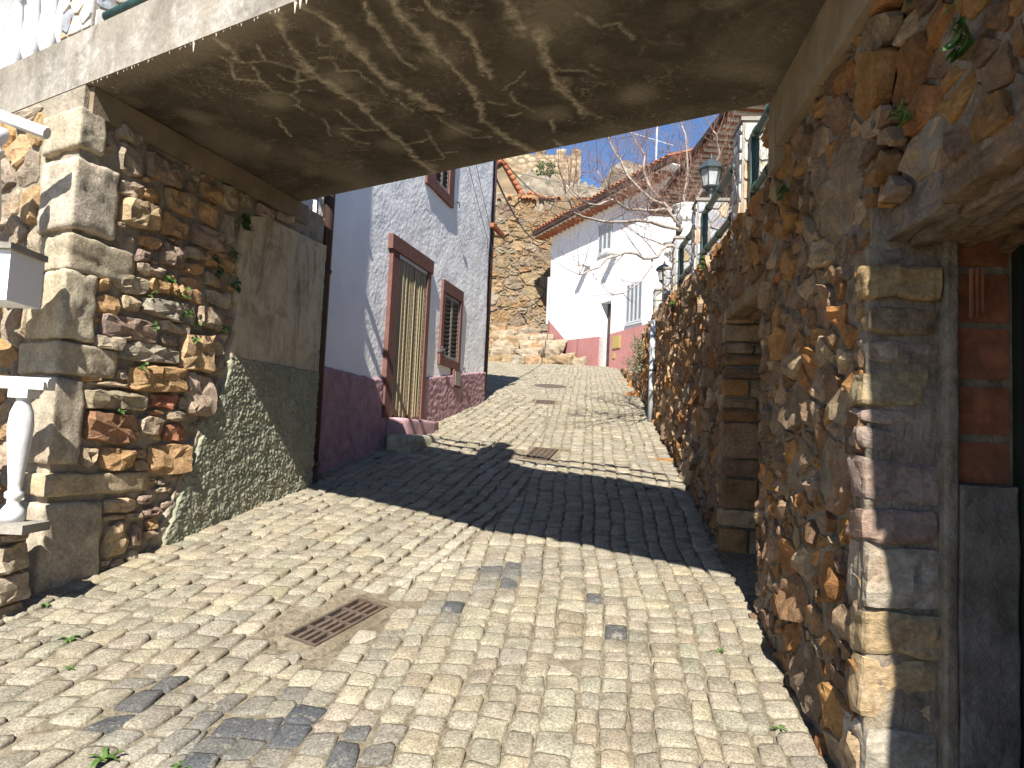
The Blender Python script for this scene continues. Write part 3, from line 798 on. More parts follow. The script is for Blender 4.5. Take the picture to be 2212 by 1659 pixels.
CRACK = [[(-1.46, 3.37), (-1.41, 3.43), (-1.33, 3.44), (-1.25, 3.42), (-1.2, 3.43), (-1.11, 3.47), (-1.15, 3.59), (-1.16, 3.67), (-1.22, 3.73), (-1.31, 3.72), (-1.33, 3.61), (-1.39, 3.6), (-1.45, 3.6), (-1.41, 3.43)],
[(-1.33, 3.44), (-1.32, 3.53), (-1.33, 3.61)], [(-1.25, 3.42), (-1.25, 3.33), (-1.24, 3.27)], [(-1.16, 3.67), (-1.09, 3.69)], [(-1.22, 3.73), (-1.19, 3.8), (-1.23, 3.86), (-1.19, 3.93)],
[(-1.22, 3.54), (-1.2, 3.58), (-1.16, 3.59), (-1.05, 3.54)], [(-0.97, 3.35), (-0.91, 3.34), (-0.91, 3.44), (-0.91, 3.47), (-0.82, 3.46), (-0.79, 3.52), (-0.73, 3.6), (-0.71, 3.69)],
[(-0.67, 3.72), (-0.64, 3.82), (-0.61, 3.89)], [(-1.01, 3.91), (-0.98, 4.04), (-0.96, 4.11), (-0.92, 4.16)], [(-1.05, 4.15), (-0.98, 4.14), (-0.83, 4.15)],
[(-1.05, 4.2), (-1.0, 4.33), (-0.93, 4.36)], [(-0.72, 4.35), (-0.59, 4.28), (-0.53, 4.21), (-0.55, 4.12)], [(-0.53, 4.21), (-0.51, 4.44), (-0.49, 4.53), (-0.63, 4.6)],
[(-0.51, 4.44), (-0.4, 4.41)], [(-0.48, 3.91), (-0.43, 4.03), (-0.36, 4.1), (-0.29, 4.19), (-0.19, 4.17)], [(-0.33, 4.05), (-0.25, 4.1)], [(-0.1, 3.59), (-0.05, 3.49), (-0.01, 3.39)],
[(-0.06, 3.6), (-0.05, 3.72), (0.01, 3.8), (0.05, 3.82)], [(-0.1, 3.9), (-0.03, 3.85)], [(0.33, 3.88), (0.34, 3.81), (0.42, 3.85)], [(-0.94, 3.17), (-0.94, 3.23), (-0.9, 3.24)],
[(0.31, 3.29), (0.36, 3.34)], [(-0.18, 3.72), (-0.09, 3.77)], [(-1.13, 4.03), (-1.12, 4.13), (-1.13, 4.26)], [(.2, 2.9), (.3, 3.0), (.38, 2.96), (.45, 3.05)], [(.1, 3.3), (.18, 3.36), (.28, 3.34), (.34, 3.42)]]
NI, NJ = 670, 230
A_, B_ = np.meshgrid(np.linspace(0, 1, NI+1), np.linspace(0, 1, NJ+1), indexing='ij')
X_ = XL+(XR-XL)*A_+0*B_
X_ = X_+B_*.0
Y_ = (3.723-.622*(X_+2.282))*(1-B_)+(5.56-.67*(X_+1.70))*B_
# low-frequency wobble so that the runs are not ruler-drawn
r_ = np.random.RandomState(3)
def fnoise(x, y, s, k=7):
    o = np.zeros_like(x)
    for i in range(k):
        a = r_.uniform(0, 6.28); f = s*r_.uniform(.6, 1.7); o += np.sin((x*np.cos(a)+y*np.sin(a))*f+r_.uniform(0, 6.28))
    return o/k
wx = X_+.02*fnoise(X_, Y_, 18)+.012*fnoise(X_, Y_, 60)+.006*fnoise(X_, Y_, 150); wy = Y_+.02*fnoise(X_, Y_, 18)+.012*fnoise(X_, Y_, 60)+.006*fnoise(X_, Y_, 150)
def pdist(pts, x, y):
    D = np.full_like(x, 9.0); T = np.zeros_like(x); n = len(pts)-1
    for i in range(n):
        ax_, ay_ = pts[i]; bx_, by_ = pts[i+1]; dx, dy = bx_-ax_, by_-ay_; L = dx*dx+dy*dy
        t = np.clip(((x-ax_)*dx+(y-ay_)*dy)/L, 0, 1); d = np.hypot(x-ax_-t*dx, y-ay_-t*dy)
        m = d < D; D[m] = d[m]; T[m] = (i+t[m])/n
    return D, T
Rm = np.zeros_like(X_)
for pts, w in zip(STREAK, SW):
    D, T = pdist(pts, wx, wy)
    ww = w*(.45+.55*(.5+.5*np.sin(T*(7+90*w)+w*190)))*(1+1.3*fnoise(X_, Y_, 25)+.9*fnoise(X_, Y_, 70))
    Rm = np.maximum(Rm, np.clip(1.2-D/np.maximum(ww, .006), 0, 1)**1.1*.95)
    Rm = np.maximum(Rm, np.clip(1.3-D/.0095, 0, 1)*1.0)
for pts in CRACK:
    D, T = pdist(pts, wx, wy)
    Rm = np.maximum(Rm, np.clip(1.3-D/.0085, 0, 1)*(.75+.25*np.sin(T*9+pts[0][0]*30)))
# paler zones along the edges, big lime patch near the right end
Gm = np.clip(1-B_/.10, 0, 1)*.55*(1+fnoise(X_, Y_, 9)*.9)*np.clip((-.4-X_)/.8, 0, 1)+np.clip((B_-.9)/.1, 0, 1)*.25
Gm += np.clip(.9-np.hypot((X_-.85)/.28, (Y_-2.55)/.30)+.5*fnoise(X_, Y_, 22), 0, 1)*.7
Gm += np.clip(fnoise(X_, Y_, 5)*1.2-.2, 0, 1)*.5+np.clip(fnoise(X_, Y_, 14)*1.5-.35, 0, 1)*.5
Rm = np.maximum(Rm, np.clip(.75-np.hypot((X_-.80)/.13, (Y_-2.25)/.16)+.7*fnoise(X_, Y_, 30), 0, 1))
Z_ = ZS+.006*fnoise(X_, Y_, 5)+.0018*fnoise(X_, Y_, 40)-.003*Rm
Z_[:, 0] = ZS; Z_[:, -1] = ZS; Z_[0, :] = ZS; Z_[-1, :] = ZS
def np_grid(name, P, C, mat, parent, flip=False, smooth=True):
    ni, nj = P.shape[0], P.shape[1]; me = bpy.data.meshes.new(name); n = ni*nj
    me.vertices.add(n); me.vertices.foreach_set('co', P.reshape(-1).astype('f'))
    idx = np.arange(n).reshape(ni, nj); q = np.stack([idx[:-1, :-1], idx[1:, :-1], idx[1:, 1:], idx[:-1, 1:]], -1).reshape(-1, 4)
    if flip: q = q[:, ::-1]
    nf = len(q); me.loops.add(nf*4); me.loops.foreach_set('vertex_index', q.reshape(-1).astype('i'))
    me.polygons.add(nf); me.polygons.foreach_set('loop_start', (np.arange(nf)*4).astype('i'))
    me.update(calc_edges=True)
    if smooth: me.polygons.foreach_set('use_smooth', [True]*nf)
    if C is not None:
        a = me.attributes.new('Col', 'FLOAT_COLOR', 'POINT'); a.data.foreach_set('color', np.concatenate([C, np.ones(C.shape[:2]+(1,))], -1).reshape(-1).astype('f'))
    me.materials.append(mat); me.validate()
    return put(bpy.data.objects.new(name, me), parent)
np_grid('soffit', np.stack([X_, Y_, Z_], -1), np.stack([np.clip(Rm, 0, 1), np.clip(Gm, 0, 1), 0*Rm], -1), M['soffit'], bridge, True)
# near edge face with lime runs
a1, b1 = np.meshgrid(np.linspace(0, 1, 520), np.linspace(0, 1, 30), indexing='ij')
xx = XL+(XR-XL)*a1; yy = 3.723-.622*(xx+2.282); zz = ZS+(ZT-ZS)*b1
run = np.zeros_like(xx)
for k in range(34):
    c = r_.uniform(-2.9, -.3) if k > 5 else r_.uniform(-2.1, -1.2); w = r_.uniform(.012, .07); s = r_.uniform(.2, 1.0); st_ = r_.uniform(0, .5)
    run = np.maximum(run, np.clip(1.1-np.abs(xx-c+.015*np.sin(b1*9+k))/w, 0, 1)*np.clip((s-np.abs(b1-st_))*3, 0, 1)*r_.uniform(.35, 1))
run = np.maximum(run, np.clip(.6-b1/.14, 0, 1)*.6)
run *= np.clip(.75+fnoise(xx*1.0, zz*3.0, 30)*.9, 0, 1)
wob = .006*fnoise(xx, zz, 20)*np.sin(np.pi*b1)
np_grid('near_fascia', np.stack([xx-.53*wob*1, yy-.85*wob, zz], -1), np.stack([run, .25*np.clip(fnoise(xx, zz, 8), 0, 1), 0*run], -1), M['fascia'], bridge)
mb = MB()
cn = [(XL, near_y(XL)), (XR, near_y(XR)), (XR, far_y(XR)), (XL, far_y(XL))]
P = [V3(x, y, z) for z in (ZS, ZT) for x, y in cn]
mb.add(P, [(4, 5, 6, 7), (1, 2, 6, 5), (2, 3, 7, 6), (3, 0, 4, 7)]); mk('deck', mb.V, mb.F, M['fascia'], bridge, False, (0, .1, 0))
bm_r.build('seat_beam', M['plaster_beam'], bridge)
# small stalactites along the near lower edge
for k in range(46):
    x = RND.uniform(-2.25, -.9) if k > 3 else (-1.52, -.955, -.93, -.90)[k]; L = RND.uniform(.006, .018) if k > 3 else (.05, .05, .04, .03)[k]
    r = RND.uniform(.002, .004) if k > 3 else .006
    mb = MB(); mb.tube([(x, near_y(x)+.006, ZS+.004), (x, near_y(x)+.006, ZS-L*.5), (x, near_y(x)+.006, ZS-L)], [r, r*.6, r*.15], 5)
    mb.build('stalactite', M['calcite'], bridge)

# ================================================================== LEFT ABUTMENT
NLc = Vector((-2.282, 3.723, 0))
AB = Fr((-2.282, 3.723), (.303, .953), (.953, -.303))
FW = Fr((-2.282, 3.723), (-.848, .53), (-.53, -.848))
ab = empty('abutment_wall', AB.p(1, prof(4.6), -.2), 'left stone abutment of the bridge with granite quoins and plaster patches', 'stone wall')
mb = MB(); th = .5
def strip(fr, u0, u1, zb, zt, nu, nv, amp=.012):
    V = []; F = []
    for i in range(nu+1):
        u = u0+(u1-u0)*i/nu
        for j in range(nv+1):
            z = zb(u)+(zt-zb(u))*j/nv; V.append(fr.p(u, z, amp*(nz((u, z, 1), 6)+.6*nz((u, z, 1), 17)) if (0 < i < nu and j < nv) else 0))
    for i in range(nu):
        for j in range(nv): a = i*(nv+1)+j; F.append((a, a+1, a+nv+2, a+nv+1))
    return V, F
mb.add(*strip(AB, 0, 2.3, lambda u: prof(3.723+.953*u)-.3, 3.344, 60, 60))
mb.add(*strip(FW, 0, 3.6, lambda u: .3, 3.344, 80, 60))
mb.build('mortar_core', M['mortar'], ab)
mb = MB(); c4 = [AB.p(0, 0, -.03), AB.p(2.3, 0, -.03), AB.p(2.3, 0, -2.2), FW.p(3.6, 0, -.03)]
# solid backing a little inside the two faces
cc = NLc+(AB.U+FW.U).normalized()*.06
pl = [cc, AB.p(2.299, 0, -.04), AB.p(2.299, 0, -1.2), FW.p(3.59, 0, -.04)]
mb.prism([Vector((p.x, p.y, .2)) for p in pl], (0, 0, 3.13)); mb.build('backing', M['mortar'], ab)

TR = [(0.15,2.39,0.28,2.43),(0.16,2.29,0.25,2.38),(0.25,2.32,0.49,2.43),(0.50,2.36,0.68,2.45),(0.68,2.38,0.74,2.46),(0.57,2.53,0.77,2.68),(0.40,2.51,0.50,2.59),(0.41,2.44,0.62,2.52),(0.74,2.36,0.95,2.52),(0.16,2.18,0.31,2.29),(0.21,2.06,0.61,2.20),(0.32,2.22,0.46,2.31),(0.47,2.22,0.90,2.34),(0.91,2.22,1.14,2.36),(0.62,2.15,0.85,2.22),(0.63,2.07,0.77,2.14),(0.16,1.99,0.35,2.07),(0.34,1.95,0.77,2.07),(0.78,1.95,1.07,2.19),(1.07,2.07,1.20,2.21),(0.33,1.84,0.41,1.90),(0.42,1.78,0.84,1.94),(0.86,1.65,1.11,1.94),(0.14,1.67,0.57,1.78),(0.60,1.70,0.79,1.78),(0.81,1.69,0.88,1.78),(0.58,1.65,0.70,1.69),(0.72,1.63,0.91,1.70),(0.15,1.48,0.51,1.66),(0.51,1.54,0.71,1.65),(0.71,1.51,0.91,1.62),(0.15,1.36,0.27,1.47),(0.28,1.34,0.51,1.47),(0.60,1.31,0.94,1.51),(0.52,1.33,0.62,1.40),(0.51,1.41,0.59,1.46),(0.61,1.51,0.69,1.55),(0.11,1.81,0.24,1.84),(0.16,1.79,0.44,1.82),(1.10,1.94,1.20,2.06),(0.77,2.63,0.90,2.71),(0.96,2.50,1.17,2.60),
(0.25,2.85,0.43,2.95),(0.28,2.70,0.56,2.86),(0.41,3.02,0.71,3.19),(0.40,2.87,0.56,2.96),(0.58,2.87,0.79,3.01),(0.73,3.01,0.84,3.11),(0.86,3.03,1.03,3.16),(0.86,2.88,1.05,3.02),(0.56,2.72,0.79,2.85),(0.82,2.73,1.08,2.87),(0.20,3.15,0.37,3.24),(0.24,2.97,0.40,3.14),(1.04,3.03,1.20,3.19),(1.09,2.80,1.18,3.00),(1.22,3.11,1.37,3.20),(1.42,3.07,1.62,3.18),(1.64,3.13,1.84,3.2),
(.95,2.62,1.2,2.74),(.98,2.38,1.2,2.48),(.80,2.73,.82,2.8),(.42,2.60,.55,2.68),(.78,2.54,.94,2.61),
(0.32,1.10,0.55,1.19),(0.56,1.14,0.66,1.20),(0.61,1.07,0.73,1.13),(0.34,0.87,0.52,1.06),(0.53,0.91,0.60,1.05),(0.33,0.83,0.40,0.86),(0.51,0.82,0.61,0.90),(0.41,0.79,0.50,0.86),(0.33,1.07,0.48,1.10),(0.49,1.06,0.59,1.10),(0.63,0.99,0.73,1.06),(0.62,0.94,0.71,0.99),(0.68,1.20,0.77,1.24)]
PALL = [(.42, .31, .19), (.45, .28, .14), (.36, .29, .21), (.40, .33, .24), (.33, .24, .18), (.44, .34, .22)]
SPEC = {24: (.38,.16,.10), 28: (.30,.165,.095), 30: (.36,.16,.095), 21: (.46,.29,.14), 18: (.47,.32,.18), 26: (.36,.19,.12), 8: (.45,.28,.15), 12: (.35,.31,.24), 17: (.35,.31,.24), 10: (.34,.25,.20), 22: (.46,.36,.27), 23: (.40,.33,.22), 6: (.26,.19,.18)}
ra = random.Random(8)
for i, (a, b, c, d) in enumerate(TR):
    if (c-a) < .03 or (d-b) < .02: continue
    g = min(.009, (d-b)*.1); j = lambda k: ra.uniform(-k, k)*min(c-a, d-b)
    P = [(a+g+j(.1), b+g+j(.12)), ((a+c)/2+j(.25), b+g*.3+j(.06)), (c-g+j(.1), b+g+j(.12)), (c-g*.3+j(.05), (b+d)/2+j(.2)), (c-g+j(.1), d-g+j(.12)), ((a+c)/2+j(.25), d-g*.3+j(.06)), (a+g+j(.1), d-g+j(.12)), (a+g*.3+j(.05), (b+d)/2+j(.2))]
    A = (c-a)*(d-b)
    V, F = stone_geo(P, AB, -.03, ra.uniform(.03, .055)*min(1.2, .5+math.sqrt(A)*3), ra, .013, .16, .12, .8)
    mk('stone', V, F, M['rubble'], ab, False, SPEC.get(i) or pick(ra, PALL, .12))
# small packing stones between the traced ones
occ = lambda u, z, m: any(a-m < u < c+m and b-m < z < d+m for a, b, c, d in TR)
QB = [(3.0, 3.22, .13, .34), (2.575, 2.955, .245, .30), (2.36, 2.555, .395, .24), (2.01, 2.37, .165, .32), (1.83, 2.0, .33, .36), (1.375, 1.815, .14, .26), (1.215, 1.335, .62, .30), (.72, 1.19, .32, .24)]
occ_q = lambda u, z, m: any(z0-m < z < z1+m and u < s+m for z0, z1, s, f in QB)
def panel_zone(u, z): return u > .72+(z-.77)*.43 and z < 2.1 or (u > 1.24 and 2.0 < z < 3.1)
pk = []
for _ in range(2600):
    u = ra.uniform(.05, 1.9); z = ra.uniform(prof(3.723+.953*u), 3.2); r = ra.uniform(.018, .04)
    if occ(u, z, r*.75) or occ_q(u, z, r) or panel_zone(u, z) or any(math.hypot(u-a, z-b) < r+c for a, b, c in pk): continue
    pk.append((u, z, r))
for (u, z, r) in pk:
    k = ra.uniform(1, 1.7); P = [(u+r*k*math.cos(w)*ra.uniform(.8, 1.1), z+r/k**.5*math.sin(w)*ra.uniform(.8, 1.1)) for w in [2*math.pi*i/7 for i in range(7)]]
    V, F = stone_geo(P, AB, -.02, ra.uniform(.012, .03), ra, .008, .3, .1, .75); mk('packing_stone', V, F, M['rubble'], ab, False, pick(ra, PALL, .15))
# granite quoins round the corner
for i, (z0, z1, s, f) in enumerate(QB):
    c = NLc+AB.U*(s/2)+FW.U*(f/2)+AB.N*.022+FW.N*.022+V3(0, 0, (z0+z1)/2)
    V, F = rough_box(c, (AB.U, FW.U, V3(0, 0, 1)), (s/2+.02, f/2+.02, (z1-z0)/2-.003), .016, .011, i+60, 14, 9)
    mk('quoin', V, F, M['granite'], ab, True, [(.45,.39,.29),(.48,.42,.33),(.42,.36,.26),(.46,.40,.29),(.42,.35,.25),(.40,.34,.26),(.43,.34,.22),(.40,.34,.26)][i])
# rubble on the front face beside the quoins
sd = []; rf = random.Random(21)
for _ in range(3600):
    u = rf.uniform(.2, 3.5); z = rf.uniform(.4, 3.3); r = .15
    if all(((a-u)/1.2)**2+(b-z)**2 > r*r for a, b in sd): sd.append((u, z))
for (s0, P) in zip(sd, voronoi(sd, (.0, .4, 3.6, 3.33), 1.2)):
    if not P: continue
    for (z0, z1, s, f) in QB:
        if z0-.02 < s0[1] < z1+.02: P = clip(P, 1, 0, f+.03)
    P = inset(P, .012) if len(P) > 2 else []
    if len(P) < 3 or abs(centroid(P)[2]) < .002: continue
    V, F = stone_geo(P, FW, -.03, rf.uniform(.015, .035), rf, .011, .15, .15, .8)
    mk('stone', V, F, M['rubble'], ab, False, pick(rf, [(.44,.30,.16), (.46,.27,.12), (.40,.33,.24), (.36,.29,.22)], .12))
# plaster patches: green roughcast below, old beige plaster above
def in_poly(P, u, z):
    r = False
    for i in range(len(P)):
        a, b = P[i-1], P[i]
        if (a[1] > z) != (b[1] > z) and u < (b[0]-a[0])*(z-a[1])/(b[1]-a[1])+a[0]: r = not r
    return r
def patch(name, fr, rows, dep, amp, fs, mat, res=.013):
    """rows: (z, u0, u1) from bottom to top"""
    z0, z1 = rows[0][0], rows[-1][0]; nv = max(4, int((z1-z0)/res)); w = max(r[2]-r[1] for r in rows); nu = max(4, int(w/res))
    V = []; F = []
    for j in range(nv+1):
        z = z0+(z1-z0)*j/nv
        for (a, b) in zip(rows, rows[1:]):
            if a[0] <= z <= b[0]+1e-6: t = (z-a[0])/max(1e-6, b[0]-a[0]); u0 = a[1]+(b[1]-a[1])*t; u1 = a[2]+(b[2]-a[2])*t; break
        u0 += .02*nz((0, z, 2), 9)+.012*nz((0, z, 5), 26)
        for i in range(nu+1):
            u = u0+(u1-u0)*i/nu
            e = dep+amp*(1.1*nz((u, z, 7), fs)+.9*nz((u, z, 9), fs*1.9)+.8*nz((u, z, 3), fs*.33))
            if i == 0 or j in (nv,): e = -.01
            if i == 1: e *= .7
            V.append(fr.p(u, z, e))
    for j in range(nv):
        for i in range(nu): a = j*(nu+1)+i; F.append((a, a+nu+1, a+nu+2, a+1))
    return mk(name, V, F, mat, ab, True)
patch('green_roughcast', AB, [(.62, .66, 2.3), (.77, .71, 2.3), (1.02, .80, 2.3), (1.5, 1.0, 2.3), (1.93, 1.21, 2.3), (1.99, 1.23, 2.3), (2.085, 1.22, 2.3)], .045, .009, 58, M['green_rough'], .0085)
patch('beige_plaster', AB, [(2.03, 1.20, 2.3), (2.24, 1.27, 2.3), (2.5, 1.26, 2.3), (2.96, 1.27, 2.3), (3.06, 1.34, 2.3), (3.12, 1.55, 2.3)], .034, .004, 18, M['old_plaster'])
patch('base_mortar', AB, [(.55, .42, .78), (.80, .62, .80), (1.0, .74, .85), (1.4, .93, 1.06), (1.9, 1.12, 1.3), (2.02, 1.19, 1.3)], .026, .012, 20, M['mortar'])
mb = MB(); AB.box(mb, .03, 2.02, 3.2, 3.345, -.006, .03); mb.build('seat_beam', M['plaster_beam'], ab)
# bridge furniture: piers, green rails, lanterns (the far ones are only seen by their shadows)
def clad_pier(c, w, d, h, yaw, label, grp, seed, cap=True):
    """pier faced with irregular flat stones bedded in pale mortar"""
    rp = random.Random(seed); c = Vector(c); e = empty('stone_pier', c, label, 'stone pier', grp)
    ux = Vector((math.cos(yaw), math.sin(yaw), 0)); uy = Vector((-math.sin(yaw), math.cos(yaw), 0))
    MB().box(c+V3(0, 0, h/2), (w/2, d/2, h/2), (ux, uy, V3(0,0,1))).build('core', M['cement'], e)
    for (n_, t, hw, hd) in ((-uy, ux, w/2, d/2), (-ux, -uy, d/2, w/2), (ux, uy, d/2, w/2), (uy, -ux, w/2, d/2)):
        o = c+n_*hd; fr = Fr((o.x, o.y), (t.x, t.y), (n_.x, n_.y))
        S = []
        for _ in range(400):
            q = (rp.uniform(-hw, hw), c.z+rp.uniform(.0, h))
            if all(math.hypot(q[0]-a, q[1]-b) > .095 for a, b in S): S.append(q)
        for P in voronoi(S, (-hw+.006, c.z+.004, hw-.006, c.z+h-.012)):
            if not P: continue
            P = inset(P, .007)
            if len(P) < 3 or abs(centroid(P)[2]) < .0006: continue
            V, F = stone_geo(P, fr, -.004, .010, rp, .004, .04, .12, .86)
            mk('cladding_stone', V, F, M['crazy'], e, False, pick(rp, [(.46,.45,.43), (.52,.47,.38), (.36,.38,.41), (.48,.34,.22), (.55,.52,.46), (.30,.33,.37)], .12))
    if cap: MB().box(c+V3(0, 0, h+.012), (w/2+.012, d/2+.012, .0125), (ux, uy, V3(0,0,1))).build('cap', M['cement'], e)
    return e

def lantern(c, h, label, grp, mat, glassm, dome=False, seed=0, nsides=6):
    c = Vector(c); e = empty('lantern', c, label, 'lantern', grp); k = h
    R = lambda pr, nm, m_, n=12, sm=True: MB().lathe([(r*k, z*k) for r, z in pr], c, n).build(nm, m_, e, sm)
    R([(.13, 0), (.13, .03), (.075, .06), (.05, .14), (.045, .20), (.09, .235), (.10, .25)], 'stem', mat)
    MB().lathe([(.10*k, .25*k), (.17*k, .30*k), (.175*k, .325*k), (.15*k, .33*k)], c, nsides).build('cup', mat, e)
    rb, rt, zb, zt = .14*k, .215*k, .33*k, .665*k
    for i in range(nsides):
        w = 2*math.pi*i/nsides; w1 = 2*math.pi*(i+1)/nsides
        p = lambda r, z, ww: c+V3(r*math.cos(ww), r*math.sin(ww), z)
        MB().tube([p(rb, zb, w), p(rt, zt, w)], .0105*k/.44*.55, 5).build('bar', mat, e)
        mb = MB(); q = [p(rb*.97, zb, w), p(rb*.97, zb, w1), p(rt*.97, zt, w1), p(rt*.97, zt, w)]
        nrm = (q[1]-q[0]).cross(q[3]-q[0]).normalized()*.002; mb.prism(q, nrm); mb.build('pane', glassm, e)
    if dome: pr = [(.27, .66), (.275, .68), (.25, .73), (.19, .79), (.11, .84), (.05, .865), (.03, .90), (.045, .915), (.02, .94), (.006, 1.0)]; ns = 16
    else: pr = [(.28, .65), (.285, .67), (.15, .82), (.075, .865), (.06, .88)]; ns = nsides
    MB().lathe([(r*k, z*k) for r, z in pr], c, ns).build('roof', mat, e, dome)
    if not dome: R([(.03, .88), (.045, .905), (.02, .93), (.03, .945), (.004, 1.0)], 'finial', mat, 8)
    R([(.035, .34), (.035, .42), (.06, .46), (.062, .54), (.03, .60), (.003, .61)], 'bulb', M['bulb'], 10)
    return e

def railing(name, pts, zs, post_u, r, label, grp, mesh=False, mat=None):
    """pts: two plan ends with deck heights; zs: rail heights above the base line"""
    a, b = Vector(pts[0]), Vector(pts[1]); e = empty(name, a, label, 'railing', grp); mat = mat or M['green_rail']
    for z in zs:
        n = 6; pp = [a+(b-a)*i/n+V3(0, 0, z) for i in range(n+1)]
        ro = MB().tube(pp, r, 12).build('rail', mat, e, True)
        for i in (1, 3, 5):
            q = a+(b-a)*i/6+V3(0, 0, z); t = (b-a).normalized()*.03
            MB().tube([q-t, q+t], r*1.22, 12).build('coupling', mat, ro, True)
    for t in post_u:
        q = a+(b-a)*t; MB().box(q+V3(0, 0, max(zs)/2+.004), (r*.95, r*.95, max(zs)/2+.012), ((b-a).normalized(), V3(-(b-a).y, (b-a).x, 0).normalized(), V3(0,0,1))).build('post', mat, e)
    if mesh:
        L = (b-a).length; t = (b-a).normalized(); H0 = max(zs); mb = MB(); s = .034
        nr = int(H0/(1.5*s)); nc = int(L/(math.sqrt(3)*s))
        P = lambda u, z: a+t*u+V3(0, 0, z+.01)
        for j in range(nr):
            for i in range(nc):
                u = (i+.5*(j % 2))*math.sqrt(3)*s; z = j*1.5*s; hx = math.sqrt(3)*s/2
                for q in (((u, z), (u+hx, z+s/2)), ((u+hx, z+s/2), (u+2*hx, z)), ((u, z), (u, z-s))):
                    if q[1][1] > 0: mb.tube([P(*q[0]), P(*q[1])], .0014, 3, False)
        tag(mb.build('wire_netting', M['iron'], e), kind='stuff')
    return e

E_ = Vector((.849, -.528, 0)); yawb = math.atan2(-.528, .849)
def fe(x, off=.12): return (x+.53*0, far_y(x)-off, ZT)
def ne(x, off=.10): return (x, near_y(x)+off, ZT)
clad_pier((-.50, far_y(-.50)-.16, ZT), .26, .26, .60, yawb, 'stone-clad pier in the middle of the bridge, seen by its shadow', 'bridge piers', 31)
lantern((-.50, far_y(-.50)-.16, ZT+.625), .43, 'dark lantern on the middle pier of the bridge, seen by its shadow', 'lanterns on stone piers', M['lamp_metal'], M['glass'])
clad_pier((-1.95, far_y(-1.95)-.16, ZT), .30, .26, .75, yawb, 'stone-clad pier at the left far corner of the bridge', 'bridge piers', 32)
clad_pier((-2.36, near_y(-2.36)+.14, ZT), .32, .22, .9, yawb, 'stone-clad pier between white balusters and green rail, top left', 'bridge piers', 33)
railing('green_railing', (fe(-1.80), fe(-.63)), (.08, .35, .62), (), .033, 'green tube railing on the far bridge edge, left of its middle pier', 'railings on the bridge')
railing('green_railing', (fe(-.37), fe(1.22)), (.08, .35, .62), (.98,), .028, 'green tube railing on the far bridge edge, right of its middle pier', 'railings on the bridge')
railing('green_railing', (ne(-2.20, .05), ne(1.05, .05)), (.055, .52), (.985,), .03, 'green tube railing above the near bridge edge, top left', 'railings on the bridge')

BAL = [(.045, 0), (.045, .02), (.03, .03), (.028, .05), (.046, .10), (.052, .16), (.047, .24), (.036, .34), (.028, .42), (.026, .445), (.038, .455), (.038, .475), (.027, .485), (.027, .505), (.042, .525), (.05, .54), (.05, .58)]
def baluster(c, h, parent, flip=False):
    pr = [(r*h/.58, (z if not flip else .58-z)*h/.58) for r, z in (BAL if not flip else BAL[::-1])]
    return MB().lathe(pr, c, 18).build('baluster', M['white_paint'], parent, True)
tb = empty('balustrade', (-2.95, near_y(-2.95)+.1, ZT), 'white turned balusters on the concrete edge at the top left corner', 'balustrade')
for x in (-4.48, -4.31, -4.14, -3.97, -3.80, -3.63, -3.46, -3.12, -2.95, -2.78, -2.62): baluster((x, near_y(x)+.11, ZT), .62, tb)
mb = MB(); q = Vector((-3.5, near_y(-3.5)+.11, ZT+.66)); mb.box(q, (1.22, .07, .035), (E_, V3(.528, .849, 0), V3(0,0,1))); mb.build('top_rail', M['white_paint'], tb)
mb = MB(); q = Vector((-3.3, near_y(-3.3)+.10, ZT+.35)); mb.box(q, (.09, .09, .35), (E_, V3(.528, .849, 0), V3(0,0,1))); mb.build('newel', M['white_paint'], tb)

# ---- white outside stair at the left edge of the picture
st_ = empty('stair_balustrade', (-2.4, 3.45, 1.1), 'white balustrade with turned baluster on a stone ledge, left edge', 'balustrade')
mb = MB(); mb.box((-3.33, 3.40, 1.112), (1.21, .10, .02)); mb.build('ledge', M['cement'], st_)
mb = MB(); mb.tube([(-4.5, 3.43, 1.775), (-2.135, 3.43, 1.768)], .026, 8); mb.box((-3.32, 3.43, 1.755), (1.18, .045, .018)); mb.build('hand_rail', M['white_paint'], st_)
baluster((-2.255, 3.43, 1.133), .60, st_, True)
mb = MB(); mb.box((-2.255, 3.43, 1.717), (.045, .045, .021)); mb.build('baluster_head', M['white_paint'], st_)
for k in range(1, 11): baluster((-2.255-.215*k, 3.43, 1.133), .60, st_, True)
rbx = empty('stair_base_wall', (-2.6, 3.45, .6), 'low rubble wall under the stair ledge at the left edge', 'stone wall')
mb = MB(); mb.box((-3.37, 3.47, .78), (1.1, .10, .31)); mb.build('core', M['mortar'], rbx)
SBf = Fr((-3.37, 3.37), (1, 0), (0, -1)); sd = []; rs = random.Random(4)
for _ in range(900):
    q = (rs.uniform(-1.08, 1.1), rs.uniform(.5, 1.08))
    if all(math.hypot(q[0]-a, q[1]-b) > .14 for a, b in sd): sd.append(q)
for P in voronoi(sd, (-1.1, .48, 1.1, 1.09)):
    P = inset(P, .01) if P else []
    if len(P) > 2 and abs(centroid(P)[2]) > .002:
        V, F = stone_geo(P, SBf, -.02, rs.uniform(.02, .04), rs, .011, .2, .12, .8); mk('stone', V, F, M['rubble'], rbx, False, pick(rs, PALL, .15))
SBe = Fr((-2.27, 3.47), (0, 1), (1, 0)); zz_ = .5
